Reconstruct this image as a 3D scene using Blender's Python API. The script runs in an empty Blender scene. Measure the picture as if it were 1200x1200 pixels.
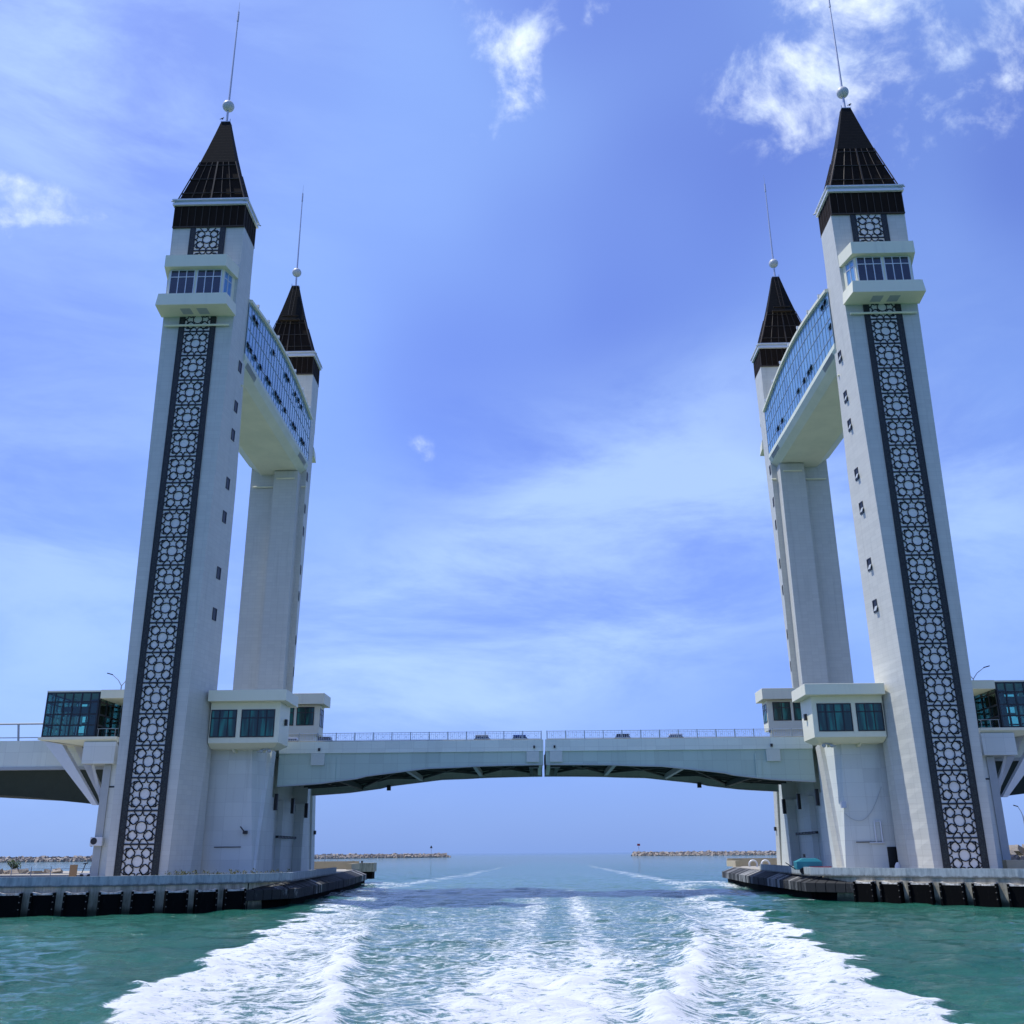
import bpy, math, random
import numpy as np
from mathutils import Vector, Matrix
random.seed(7); rng = np.random.default_rng(7)
S = bpy.context.scene
COL = S.collection
R = math.radians

# ------------------------------------------------------------------ camera
PITCH, YAW, ROLL, FPX, CX = 0.3358, 0.0201, 0.0077, 1144.93, -1.4608
def cam_setup():
    cd = bpy.data.cameras.new('camera'); co = bpy.data.objects.new('camera', cd); COL.objects.link(co)
    cd.sensor_width = 36; cd.lens = FPX / 1200 * 36; cd.clip_start = 0.5; cd.clip_end = 80000
    f = Vector((-math.sin(YAW) * math.cos(PITCH), math.cos(YAW) * math.cos(PITCH), math.sin(PITCH)))
    r0 = Vector((math.cos(YAW), math.sin(YAW), 0)); u0 = r0.cross(f)
    a = r0 * math.cos(ROLL) - u0 * math.sin(ROLL); b = r0 * math.sin(ROLL) + u0 * math.cos(ROLL)
    m = Matrix((a, b, -f)).transposed().to_4x4(); m.translation = Vector((CX, 0, 6.0)); co.matrix_world = m
    S.camera = co
cam_setup()

# ------------------------------------------------------------------ light
SUN = Vector((-0.40, 0.07, 0.92)).normalized()
sel = math.asin(SUN.z); saz = math.atan2(SUN.x, SUN.y)
ld = bpy.data.lights.new('sun', 'SUN'); lo = bpy.data.objects.new('sun', ld); COL.objects.link(lo)
ld.energy = 2.75; ld.angle = R(0.53); ld.color = (1.0, 0.985, 0.95)
lo.rotation_euler = SUN.to_track_quat('Z', 'Y').to_euler(); lo.location = (0, 0, 200)
S.view_settings.view_transform = 'Standard'; S.view_settings.look = 'None'
S.view_settings.exposure = 0.6; S.view_settings.gamma = 1
S.view_settings.use_curve_mapping = False

class N:
    """tiny node helper"""
    def __init__(s, tree): s.t = tree; s.n = tree.nodes; s.l = tree.links; s.n.clear()
    def a(s, typ, ins=None, **kw):
        nd = s.n.new(typ)
        for k, v in kw.items(): setattr(nd, k, v)
        for k, v in (ins or {}).items(): s.c(v, nd.inputs[k])
        return nd
    def c(s, v, sock):
        if isinstance(v, bpy.types.NodeSocket): s.l.new(v, sock)
        elif isinstance(v, bpy.types.Node): s.l.new(v.outputs[0], sock)
        elif v is not None:
            if hasattr(sock, 'default_value') and not isinstance(v, (int, float)) and len(v) == 3 and sock.type == 'RGBA': v = (*v, 1)
            sock.default_value = v
    def m(s, op, x, y=None, z=None, clamp=False):
        nd = s.n.new('ShaderNodeMath'); nd.operation = op; nd.use_clamp = clamp
        for i, v in enumerate((x, y, z)):
            if v is not None: s.c(v, nd.inputs[i])
        return nd.outputs[0]
    def v(s, op, x, y=None):
        nd = s.n.new('ShaderNodeVectorMath'); nd.operation = op
        s.c(x, nd.inputs[0])
        if y is not None: s.c(y, nd.inputs[1])
        return nd.outputs[1] if op in ('DOT_PRODUCT', 'LENGTH') else nd.outputs[0]
    def mix(s, f, x, y, mode='MIX'):
        nd = s.n.new('ShaderNodeMix'); nd.data_type = 'RGBA'; nd.blend_type = mode
        s.c(f, nd.inputs[0]); s.c(x, nd.inputs[6]); s.c(y, nd.inputs[7]); return nd.outputs[2]
    def ramp(s, f, lo, hi, a=0.0, b=1.0):
        nd = s.n.new('ShaderNodeMapRange'); nd.interpolation_type = 'SMOOTHSTEP'
        s.c(f, nd.inputs[0])
        for i, v in enumerate((lo, hi, a, b)): s.c(v, nd.inputs[i + 1])
        return nd.outputs[0]
    def noise(s, vec, scale, detail=4, rough=.55, dist=0.0, out='Fac'):
        nd = s.a('ShaderNodeTexNoise', {'Vector': vec, 'Scale': scale, 'Detail': detail, 'Roughness': rough, 'Distortion': dist})
        return nd.outputs[out]

def px_dir(px, py):
    a = (px - 600) / FPX; b = (600 - py) / FPX
    X = a * math.cos(ROLL) + b * math.sin(ROLL); v = -a * math.sin(ROLL) + b * math.cos(ROLL)
    Y = math.cos(PITCH) - math.sin(PITCH) * v; z = math.sin(PITCH) + math.cos(PITCH) * v
    return Vector((X * math.cos(YAW) - Y * math.sin(YAW), X * math.sin(YAW) + Y * math.cos(YAW), z)).normalized()

# clouds: (centre azimuth deg, elevation deg, half sizes deg, tilt deg, strength, threshold)
def azel(px, py):
    d = px_dir(px, py); return math.degrees(math.atan2(d.x, d.y)), math.degrees(math.asin(d.z))
CLOUDS = [  # centre given by the compass bearing seen in the picture; sizes in degrees, tilt, strength
    (*azel(975, 45), 5.2, 2.9, 22, 1.0, 'puff'), (*azel(985, 75), 3.0, 3.4, -10, .75, 'puff'),
    (*azel(1155, 45), 3.6, 2.2, 15, .75, 'puff'), (*azel(1150, 115), 5.5, 2.2, 20, .55, 'puff'), (*azel(945, 130), 1.3, 2.4, 15, .75, 'puff'),
    (*azel(610, 80), 1.5, 4.4, -22, .95, 'puff'), (*azel(565, 35), 1.5, 2.4, 40, .7, 'puff'), (*azel(635, 120), 1.2, 2.5, 25, .55, 'puff'),
    (*azel(55, 238), 4.4, 1.3, 5, 1.15, 'puff'), (*azel(-25, 232), 3.0, 1.3, 0, 1.0, 'puff'), (*azel(305, 232), 1.1, .6, -10, .75, 'puff'),
    (*azel(492, 527), 1.2, .7, -20, .5, 'puff'), (*azel(710, 8), 2.4, 1.0, 0, .6, 'puff'),
    (*azel(640, 700), 15, 6.5, 8, .75, 'veil'), (*azel(800, 590), 10, 5, -10, .6, 'veil'), (*azel(540, 760), 9, 4, 15, .7, 'veil'),
    (*azel(60, 640), 8, 12, 0, .45, 'veil'), (*azel(90, 70), 11, 9, 10, .62, 'veil'), (*azel(1160, 600), 5, 9, 0, .4, 'veil'), (*azel(860, 450), 6, 3, 10, .3, 'veil'),
]
SKY_STRENGTH = 0.09
def world_setup():
    w = bpy.data.worlds.new('World'); S.world = w; w.use_nodes = True
    n = N(w.node_tree)
    sky = n.a('ShaderNodeTexSky', sky_type='NISHITA', sun_disc=False, sun_elevation=sel, sun_rotation=saz, altitude=0, air_density=1.0, dust_density=0.6, ozone_density=3.0)
    tc = n.a('ShaderNodeTexCoord').outputs['Generated']
    sep = n.a('ShaderNodeSeparateXYZ', {0: tc})
    x, y, z = sep.outputs
    az = n.m('MULTIPLY', n.m('ARCTAN2', x, y), 180 / math.pi)
    el = n.m('MULTIPLY', n.m('ARCSINE', n.m('MINIMUM', n.m('MAXIMUM', z, -1.0), 1.0)), 180 / math.pi)
    base = sky.outputs[0]
    # cooler, more violet rendering of the sky dome, less white at the horizon
    base = n.mix(1.0, base, SKY_TINT, 'MULTIPLY')
    hz = n.ramp(el, 0.0, 42.0, 1.0, 0.0)
    base = n.mix(hz, base, n.mix(1.0, base, SKY_LOW, 'MULTIPLY'))
    base = n.mix(n.ramp(el, -2.0, 14.0, .85, 0.0), base, SKY_HOR)
    blobs = n.noise(tc, 2.2, 2, .5)
    base = n.mix(n.ramp(blobs, .40, .75, 0, .35), base, SKY_PALE)
    puff = None; veil = None
    for (a0, e0, sa, se, tilt, st, kind) in CLOUDS:
        k = math.cos(R(e0))
        da = n.m('MULTIPLY', n.m('SUBTRACT', az, a0), k); de = n.m('SUBTRACT', el, e0)
        ct, sn = math.cos(R(tilt)), math.sin(R(tilt))
        u = n.m('DIVIDE', n.m('ADD', n.m('MULTIPLY', da, ct), n.m('MULTIPLY', de, sn)), sa)
        v = n.m('DIVIDE', n.m('SUBTRACT', n.m('MULTIPLY', de, ct), n.m('MULTIPLY', da, sn)), se)
        r2 = n.m('ADD', n.m('MULTIPLY', u, u), n.m('MULTIPLY', v, v))
        g = n.m('MULTIPLY', n.m('EXPONENT', n.m('MULTIPLY', r2, -1.0)), st)
        if kind == 'puff': puff = g if puff is None else n.m('ADD', puff, g)
        else: veil = g if veil is None else n.m('ADD', veil, g)
    ofs = n.v('ADD', tc, CLOUD_SEED)
    ofp = n.v('ADD', tc, PUFF_SEED)
    nz = n.noise(ofp, 13, 9, .62, .35)
    nz2 = n.noise(ofp, 38, 6, .6, .2)
    d = n.m('ADD', n.m('MULTIPLY', n.m('MINIMUM', puff, .95), .58), n.m('ADD', n.m('MULTIPLY', n.m('SUBTRACT', nz, .5), 1.9), n.m('MULTIPLY', n.m('SUBTRACT', nz2, .5), .55)))
    cl = n.m('MULTIPLY', n.ramp(d, .25, .95, 0, .97), n.ramp(puff, .05, .3))
    st = n.v('MULTIPLY', tc, (1.0, 1.0, 3.2))
    nv = n.noise(n.v('ADD', st, CLOUD_SEED), 3.4, 8, .62, .35)
    cv = n.m('MULTIPLY', n.ramp(nv, .33, .68, .15, 1.0), n.m('MINIMUM', veil, .62), clamp=True)
    col = n.mix(n.m('MULTIPLY', cv, .95), base, CLOUD_V)
    col = n.mix(cl, col, n.mix(n.ramp(n.noise(ofp, 20, 5, .6, .2), .4, .68), CLOUD_P, (6.3, 7.5, 9.0)))
    bg = n.a('ShaderNodeBackground', {'Color': col, 'Strength': SKY_STRENGTH})
    n.a('ShaderNodeOutputWorld', {'Surface': bg})
PUFF_SEED = (4.3, 4.9, .4); CLOUD_SEED = (1.3, 1.9, .4); SKY_TINT = (1.0, 1.0, 1.58); SKY_LOW = (0.60, 0.72, 0.92); SKY_PALE = (3.3, 5.6, 9.6)
SKY_HOR = (1.6, 2.8, 6.2); CLOUD_V = (4.6, 6.4, 9.1); CLOUD_P = (7.6, 8.5, 9.6)
world_setup()
S.render.engine = 'CYCLES'; S.cycles.max_bounces = 6; S.cycles.diffuse_bounces = 3; S.cycles.transparent_max_bounces = 8

# ------------------------------------------------------------------ materials
MATS = {}
def mat(name):
    def deco(fn):
        m = bpy.data.materials.new(name); m.use_nodes = True; n = N(m.node_tree)
        g = n.a('ShaderNodeNewGeometry'); pos = g.outputs['Position']
        kw = fn(n, pos)
        disp = kw.pop('bump', None); strength = kw.pop('bs', .3); bd = kw.pop('bd', .05)
        p = n.a('ShaderNodeBsdfPrincipled')
        for k, v in kw.items(): n.c(v, p.inputs[k])
        if disp is not None:
            b = n.a('ShaderNodeBump', {'Height': disp, 'Strength': strength, 'Distance': bd}); n.c(b.outputs[0], p.inputs['Normal'])
        n.a('ShaderNodeOutputMaterial', {'Surface': p.outputs[0]})
        MATS[name] = m; return m
    return deco
def wallvec(n, pos):
    s = n.a('ShaderNodeSeparateXYZ', {0: pos}).outputs
    return n.a('ShaderNodeCombineXYZ', {0: n.m('ADD', s[0], s[1]), 1: s[2], 2: 0.0}).outputs[0], s
def tiled(n, pos, c0, c1, sz, mortar=.75, var=.06, stain=.25, hh=.5):
    v, s = wallvec(n, pos)
    br = n.a('ShaderNodeTexBrick', {'Vector': v, 'Color1': (*[c * (1 - var) for c in c0], 1), 'Color2': (*[min(1, c * (1 + var)) for c in c0], 1), 'Mortar': (*[c * mortar for c in c0], 1),
                               'Scale': 1.0, 'Mortar Size': .012, 'Brick Width': sz, 'Row Height': sz * hh})
    br.offset = 0.0
    big = n.noise(pos, .09, 3, .6); col = n.mix(n.ramp(big, .35, .7, 0, .8), br.outputs[0], n.mix(1.0, br.outputs[0], (*c1, 1), 'MULTIPLY'))
    sv = n.v('MULTIPLY', pos, (1.2, 1.2, .07)); st = n.noise(sv, 1.0, 6, .65)
    col = n.mix(n.ramp(st, .52, .8, 0, stain), col, n.mix(1.0, col, (.55, .55, .52, 1), 'MULTIPLY'))
    return col, br.outputs['Fac']
@mat('wall_tile')
def _(n, pos):
    col, f = tiled(n, pos, (.59, .585, .505), (.93, .94, .95), 1.2, .78, .035, .35)
    return {'Base Color': col, 'Roughness': .55, 'bump': n.m('SUBTRACT', 1.0, f), 'bs': .25, 'bd': .02}
@mat('pier_panel')
def _(n, pos):
    col, f = tiled(n, pos, (.66, .69, .62), (.92, .94, .98), 2.4, .72, .05, .4, .75)
    return {'Base Color': col, 'Roughness': .6, 'bump': n.m('SUBTRACT', 1.0, f), 'bs': .25, 'bd': .03}
@mat('girder_panel')
def _(n, pos):
    col, f = tiled(n, pos, (.46, .56, .46), (.92, .95, .98), 2.0, .62, .05, .35, 1.0)
    return {'Base Color': col, 'Roughness': .5, 'bump': n.m('SUBTRACT', 1.0, f), 'bs': .3, 'bd': .03}
@mat('fascia_panel')
def _(n, pos):
    col, f = tiled(n, pos, (.74, .78, .66), (.92, .95, .98), 2.0, .68, .04, .3, 1.0)
    return {'Base Color': col, 'Roughness': .5, 'bump': n.m('SUBTRACT', 1.0, f), 'bs': .3, 'bd': .03}
@mat('cream_paint')
def _(n, pos):
    sv = n.v('MULTIPLY', pos, (1.0, 1.0, .12)); st = n.noise(sv, 1.1, 6, .65)
    col = n.mix(n.ramp(st, .5, .8, 0, .3), (.80, .77, .56, 1), (.56, .54, .40, 1))
    return {'Base Color': col, 'Roughness': .5, 'bump': n.noise(pos, 6, 3), 'bs': .08, 'bd': .02}
@mat('soffit_cream')
def _(n, pos):
    v = n.noise(pos, .25, 5, .6)
    return {'Base Color': n.mix(n.ramp(v, .3, .75), (.66, .69, .54, 1), (.57, .61, .48, 1)), 'Roughness': .6}
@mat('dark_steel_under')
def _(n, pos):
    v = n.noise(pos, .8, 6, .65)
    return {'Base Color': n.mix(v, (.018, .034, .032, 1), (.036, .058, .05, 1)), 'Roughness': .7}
@mat('grey_steel')
def _(n, pos):
    v = n.noise(pos, 1.2, 5, .6)
    return {'Base Color': n.mix(v, (.34, .38, .38, 1), (.44, .47, .46, 1)), 'Roughness': .5}
@mat('white_metal')
def _(n, pos):
    v = n.noise(pos, 2, 4, .6)
    return {'Base Color': n.mix(v, (.62, .64, .65, 1), (.74, .75, .74, 1)), 'Roughness': .4, 'Metallic': .15}
@mat('brown_cladding')
def _(n, pos):
    v, s = wallvec(n, pos); w = n.m('FRACT', n.m('DIVIDE', n.m('ADD', s[0], s[1]), .14))
    nz = n.noise(n.v('MULTIPLY', pos, (1, 1, .2)), 2.0, 5, .6)
    return {'Base Color': n.mix(nz, (.010, .0065, .004, 1), (.026, .016, .010, 1)), 'Roughness': .8, 'Specular IOR Level': .1, 'bump': n.m('LESS_THAN', w, .35), 'bs': .5, 'bd': .03}
@mat('brown_mullion')
def _(n, pos): return {'Base Color': n.mix(n.noise(pos, 3), (.032, .021, .012, 1), (.055, .037, .021, 1)), 'Roughness': .7}
@mat('black_roof')
def _(n, pos):
    s = n.a('ShaderNodeSeparateXYZ', {0: pos}).outputs; w = n.m('FRACT', n.m('MULTIPLY', s[2], 1.6))
    return {'Base Color': n.mix(n.noise(pos, 1.5, 6, .65), (.010, .010, .010, 1), (.022, .02, .018, 1)), 'Roughness': .8, 'Specular IOR Level': .08, 'bump': n.m('LESS_THAN', w, .1), 'bs': .5, 'bd': .03}
@mat('lattice_black')
def _(n, pos): return {'Base Color': n.mix(n.noise(pos, 4, 4), (.007, .009, .010, 1), (.018, .021, .021, 1)), 'Roughness': .55}
@mat('lattice_border')
def _(n, pos):
    v = n.a('ShaderNodeTexVoronoi', {'Vector': pos, 'Scale': 3.2}, feature='DISTANCE_TO_EDGE').outputs[0]
    return {'Base Color': n.mix(n.ramp(v, .04, .16), (.007, .009, .009, 1), (.026, .034, .030, 1)), 'Roughness': .6, 'bump': v, 'bs': .6, 'bd': .06}
@mat('lattice_backing')
def _(n, pos):
    col, f = tiled(n, pos, (.76, .74, .66), (.94, .94, .95), 1.2, .9, .04, .2)
    return {'Base Color': col, 'Roughness': .6}
@mat('blue_glass')
def _(n, pos):
    sp = n.a('ShaderNodeSeparateXYZ', {0: pos}).outputs
    cell = n.a('ShaderNodeCombineXYZ', {0: n.m('FLOOR', n.m('DIVIDE', sp[1], 1.46)), 1: n.m('FLOOR', n.m('DIVIDE', sp[2], 2.3)), 2: n.m('FLOOR', n.m('DIVIDE', sp[0], 20))})
    wn = n.a('ShaderNodeTexWhiteNoise', {0: cell.outputs[0]}).outputs[0]
    return {'Base Color': n.mix(wn, (.12, .28, .44, 1), (.19, .40, .58, 1)), 'Roughness': .06, 'Metallic': .35, 'IOR': 1.5, 'Specular IOR Level': 1.0, 'bump': n.noise(pos, .6, 2), 'bs': .06, 'bd': .1}
@mat('dark_glass')
def _(n, pos): return {'Base Color': n.mix(n.noise(pos, .7, 2), (.008, .016, .028, 1), (.02, .04, .06, 1)), 'Roughness': .05, 'IOR': 1.5, 'Specular IOR Level': .9}
@mat('green_glass')
def _(n, pos):
    v = n.noise(n.v('MULTIPLY', pos, (1.0, 1.0, .12)), 1.3, 3, .5)
    return {'Base Color': n.mix(n.ramp(v, .4, .65), (.006, .04, .034, 1), (.015, .20, .15, 1)), 'Roughness': .05, 'IOR': 1.5}
@mat('black_frame')
def _(n, pos): return {'Base Color': (.012, .014, .015, 1), 'Roughness': .4}
@mat('dark_interior')
def _(n, pos): return {'Base Color': n.mix(n.noise(pos, 1.0), (.05, .04, .03, 1), (.09, .07, .05, 1)), 'Roughness': .8}
@mat('quay_concrete')
def _(n, pos):
    s = n.a('ShaderNodeSeparateXYZ', {0: pos}).outputs
    st = n.noise(n.v('MULTIPLY', pos, (1.6, 1.6, .22)), 1.0, 7, .7)
    b = n.noise(pos, .5, 5, .6)
    col = n.mix(n.ramp(st, .36, .66), (.52, .47, .34, 1), (.22, .20, .145, 1))
    col = n.mix(n.ramp(b, .45, .7, 0, .6), col, (.44, .40, .29, 1))
    tide = n.ramp(n.m('ADD', s[2], n.m('MULTIPLY', b, .8)), 1.0, 1.9, 1, 0)
    col = n.mix(tide, col, (.045, .06, .035, 1))
    return {'Base Color': col, 'Roughness': .85, 'bump': n.noise(pos, 3, 6, .7), 'bs': .5, 'bd': .08}
@mat('parapet_concrete')
def _(n, pos):
    st = n.noise(n.v('MULTIPLY', pos, (2.2, 2.2, .5)), 1.0, 7, .7)
    v, s = wallvec(n, pos)
    col = n.mix(n.ramp(st, .38, .68), (.40, .45, .44, 1), (.24, .28, .28, 1))
    low = n.ramp(n.m('ADD', s[2], n.m('MULTIPLY', n.noise(pos, 1.6, 6, .7), .5)), 3.42, 3.62, .85, 0)
    col = n.mix(low, col, (.09, .09, .075, 1))
    return {'Base Color': col, 'Roughness': .85, 'bump': n.noise(pos, 4, 5, .7), 'bs': .35, 'bd': .05}
@mat('fender_rubber')
def _(n, pos):
    v = n.noise(n.v('MULTIPLY', pos, (2, 2, .5)), 1.5, 6, .7)
    return {'Base Color': n.mix(n.ramp(v, .55, .8), (.004, .004, .004, 1), (.018, .017, .014, 1)), 'Roughness': .9, 'bump': v, 'bs': .4, 'bd': .05, 'Specular IOR Level': .08}
@mat('fender_top')
def _(n, pos):
    v = n.noise(pos, 2.5, 5, .7)
    return {'Base Color': n.mix(n.ramp(v, .4, .65), (.55, .53, .46, 1), (.14, .13, .11, 1)), 'Roughness': .9}
@mat('slab_black')
def _(n, pos):
    s = n.a('ShaderNodeSeparateXYZ', {0: pos}).outputs
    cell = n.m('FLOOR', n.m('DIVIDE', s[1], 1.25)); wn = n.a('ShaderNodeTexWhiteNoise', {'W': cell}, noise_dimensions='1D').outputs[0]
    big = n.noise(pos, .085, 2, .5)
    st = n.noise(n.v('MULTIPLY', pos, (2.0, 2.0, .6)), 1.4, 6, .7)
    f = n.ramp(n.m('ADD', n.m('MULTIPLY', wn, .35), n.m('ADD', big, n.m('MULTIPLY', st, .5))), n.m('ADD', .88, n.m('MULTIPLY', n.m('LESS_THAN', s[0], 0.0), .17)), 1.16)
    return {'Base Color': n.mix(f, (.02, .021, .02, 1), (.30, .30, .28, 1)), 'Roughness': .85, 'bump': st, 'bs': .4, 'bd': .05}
@mat('platform_top')
def _(n, pos):
    v = n.noise(pos, .7, 6, .65)
    return {'Base Color': n.mix(v, (.30, .27, .21, 1), (.42, .39, .31, 1)), 'Roughness': .9}
@mat('tan_concrete')
def _(n, pos): return {'Base Color': n.mix(n.noise(pos, 1.2, 6, .7), (.40, .33, .20, 1), (.55, .47, .31, 1)), 'Roughness': .9}
@mat('scrub')
def _(n, pos):
    a = n.noise(pos, .5, 6, .7); b = n.noise(pos, 2.5, 5, .7)
    return {'Base Color': n.mix(n.ramp(a, .4, .6), n.mix(b, (.26, .21, .14, 1), (.44, .38, .28, 1)), (.09, .12, .05, 1)), 'Roughness': .95, 'bump': b, 'bs': .8, 'bd': .3}
@mat('rock')
def _(n, pos):
    wn = n.noise(pos, .35, 3, .6); f = n.noise(pos, 2.2, 6, .7)
    return {'Base Color': n.mix(n.ramp(wn, .35, .65), (.34, .28, .21, 1), n.mix(f, (.20, .17, .14, 1), (.44, .41, .36, 1))), 'Roughness': .95, 'bump': f, 'bs': .7, 'bd': .15}
@mat('asphalt')
def _(n, pos): return {'Base Color': n.mix(n.noise(pos, 3, 5), (.045, .045, .047, 1), (.07, .07, .07, 1)), 'Roughness': .9}
@mat('leaf_green')
def _(n, pos): return {'Base Color': n.mix(n.noise(pos, 1.5, 4), (.03, .075, .02, 1), (.10, .15, .035, 1)), 'Roughness': .6, 'Subsurface Weight': 0.0}
@mat('dry_green')
def _(n, pos): return {'Base Color': n.mix(n.noise(pos, 2.5, 4), (.06, .085, .025, 1), (.20, .19, .07, 1)), 'Roughness': .8}
@mat('bark')
def _(n, pos): return {'Base Color': (.10, .075, .05, 1), 'Roughness': .9}
@mat('tan_sheet')
def _(n, pos): return {'Base Color': (.35, .22, .11, 1), 'Roughness': .8}
def plain(name, c, r=.5, metal=0.0):
    @mat(name)
    def _(n, pos): return {'Base Color': n.mix(n.noise(pos, 3, 3), (*[k * .85 for k in c], 1), (*c, 1)), 'Roughness': r, 'Metallic': metal}
plain('bolt_rust', (.18, .15, .12), .8); plain('thin_mullion', (.42, .50, .55), .5); plain('teal_paint', (.02, .22, .25)); plain('black_paint', (.02, .02, .022)); plain('girder_block', (.62, .66, .58), .5); plain('red_paint', (.45, .04, .03))
plain('car_cream', (.62, .58, .48), .3); plain('car_blue', (.03, .07, .28), .3); plain('car_dark', (.035, .04, .05), .3); plain('car_white', (.75, .75, .75), .3)
plain('tyre', (.015, .015, .015), .9); plain('bag_white', (.78, .78, .76), .8); plain('aluminium', (.55, .56, .58), .35, .6)
plain('ball_white', (.62, .61, .58), .45); plain('lobby_floor', (.5, .5, .46), .6)
def lobby_glass():
    m = bpy.data.materials.new('lobby_glass'); m.use_nodes = True; n = N(m.node_tree)
    tr = n.a('ShaderNodeBsdfTransparent', {'Color': (.62, .86, .80, 1)}); gl = n.a('ShaderNodeBsdfGlossy', {'Color': (.9, .95, 1, 1), 'Roughness': .03})
    fr = n.a('ShaderNodeFresnel', {'IOR': 1.5}).outputs[0]
    mx = n.a('ShaderNodeMixShader', {0: n.m('MULTIPLY', fr, .9)}); n.c(tr.outputs[0], mx.inputs[1]); n.c(gl.outputs[0], mx.inputs[2])
    n.a('ShaderNodeOutputMaterial', {'Surface': mx.outputs[0]}); MATS['lobby_glass'] = m
lobby_glass()

# ------------------------------------------------------------------ mesh builder
def tag(o, label=None, cat=None, group=None, kind=None):
    if label: o['label'] = label
    if cat: o['category'] = cat
    if group: o['group'] = group
    if kind: o['kind'] = kind
    return o
def empty(name, loc, label, cat, group=None, kind=None):
    o = bpy.data.objects.new(name, None); COL.objects.link(o); o.location = loc; o.empty_display_size = 1
    return tag(o, label, cat, group, kind)
class MB:
    def __init__(s, f=None): s.v = []; s.f = []; s.map = f or (lambda x, y, z: (x, y, z)); s.mi = []; s.cur = 0
    def poly(s, pts, faces):
        b = len(s.v); s.v += [s.map(*p) for p in pts]
        s.f += [tuple(b + i for i in q) for q in faces]; s.mi += [s.cur] * len(faces)
    def box(s, x0, x1, y0, y1, z0, z1):
        s.poly([(x0, y0, z0), (x1, y0, z0), (x1, y1, z0), (x0, y1, z0), (x0, y0, z1), (x1, y0, z1), (x1, y1, z1), (x0, y1, z1)],
               [(0, 3, 2, 1), (4, 5, 6, 7), (0, 1, 5, 4), (1, 2, 6, 5), (2, 3, 7, 6), (3, 0, 4, 7)])
    def hexa(s, b, t):           # bottom quad, top quad
        s.poly(list(b) + list(t), [(0, 3, 2, 1), (4, 5, 6, 7), (0, 1, 5, 4), (1, 2, 6, 5), (2, 3, 7, 6), (3, 0, 4, 7)])
    def loft(s, rings, cap=True):
        n = len(rings[0]); b = len(s.v)
        for r in rings: s.v += [s.map(*p) for p in r]
        fs = []
        for k in range(len(rings) - 1):
            for i in range(n):
                j = (i + 1) % n; fs.append((b + k * n + i, b + k * n + j, b + (k + 1) * n + j, b + (k + 1) * n + i))
        if cap: fs.append(tuple(b + i for i in reversed(range(n)))); fs.append(tuple(b + (len(rings) - 1) * n + i for i in range(n)))
        s.f += fs; s.mi += [s.cur] * len(fs)
    def prism(s, outline, axis, a, b):     # outline 2-D, extruded along axis from a to b
        def P(u, v, w): return {'x': (w, u, v), 'y': (u, w, v), 'z': (u, v, w)}[axis]
        s.loft([[P(u, v, a) for u, v in outline], [P(u, v, b) for u, v in outline]])
    def bar(s, p, q, w, h=None, up=(0, 0, 1)):
        h = h or w; p = Vector(p); q = Vector(q); d = (q - p).normalized(); u = Vector(up)
        if abs(d.dot(u)) > .98: u = Vector((0, 1, 0))
        a = d.cross(u).normalized() * w / 2; c = a.cross(d).normalized() * h / 2
        s.hexa([p - a - c, p + a - c, p + a + c, p - a + c], [q - a - c, q + a - c, q + a + c, q - a + c])
    def tube(s, p, q, r, r2=None, seg=10):
        r2 = r if r2 is None else r2; p = Vector(p); q = Vector(q); d = (q - p).normalized(); u = Vector((0, 0, 1)) if abs(d.z) < .9 else Vector((1, 0, 0))
        a = d.cross(u).normalized(); c = a.cross(d)
        s.loft([[p + (a * math.cos(t) + c * math.sin(t)) * r for t in [2 * math.pi * i / seg for i in range(seg)]],
                [q + (a * math.cos(t) + c * math.sin(t)) * r2 for t in [2 * math.pi * i / seg for i in range(seg)]]])
    def ball(s, c, r, seg=24, rings=14, sz=1.0):
        rr = []
        for k in range(1, rings):
            th = math.pi * k / rings
            rr.append([(c[0] + r * math.sin(th) * math.cos(2 * math.pi * i / seg), c[1] + r * math.sin(th) * math.sin(2 * math.pi * i / seg), c[2] - r * sz * math.cos(th)) for i in range(seg)])
        s.loft(rr)
    def build(s, name, m, parent=None, smooth=False, bevel=0.0, cat=None, label=None):
        me = bpy.data.meshes.new(name); o = bpy.data.objects.new(name, me); COL.objects.link(o)
        off = Vector((0, 0, 0))
        q = parent
        while q is not None: off += q.location; q = q.parent
        vv = [tuple(Vector(p) - off) for p in s.v]
        if parent is None and vv:
            c = Vector((sum(p[0] for p in vv) / len(vv), sum(p[1] for p in vv) / len(vv), min(p[2] for p in vv)))
            vv = [tuple(Vector(p) - c) for p in vv]; o.location = c
        me.from_pydata(vv, [], s.f)
        for k in (m if isinstance(m, (list, tuple)) else [m]): me.materials.append(MATS[k])
        import bmesh
        bm = bmesh.new(); bm.from_mesh(me); 
        for i, f in enumerate(bm.faces): f.material_index = s.mi[i]; f.smooth = smooth
        bmesh.ops.recalc_face_normals(bm, faces=bm.faces)
        bm.to_mesh(me); bm.free()
        if bevel:
            md = o.modifiers.new('edge', 'BEVEL'); md.width = bevel; md.segments = 2; md.limit_method = 'ANGLE'
        if parent: o.parent = parent
        if label: o['label'] = label
        if cat: o['category'] = cat
        return o

SEA = 0.4
YM = 151.85          # middle of the bridge, the rear half mirrors the front one
def fmap(sx, rear):
    """local frame: x grows away from the channel, y away from the viewer side of its own half"""
    if rear: return lambda x, y, z: (sx * x, 2 * YM - y, z)
    return lambda x, y, z: (sx * x, y, z)

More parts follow.
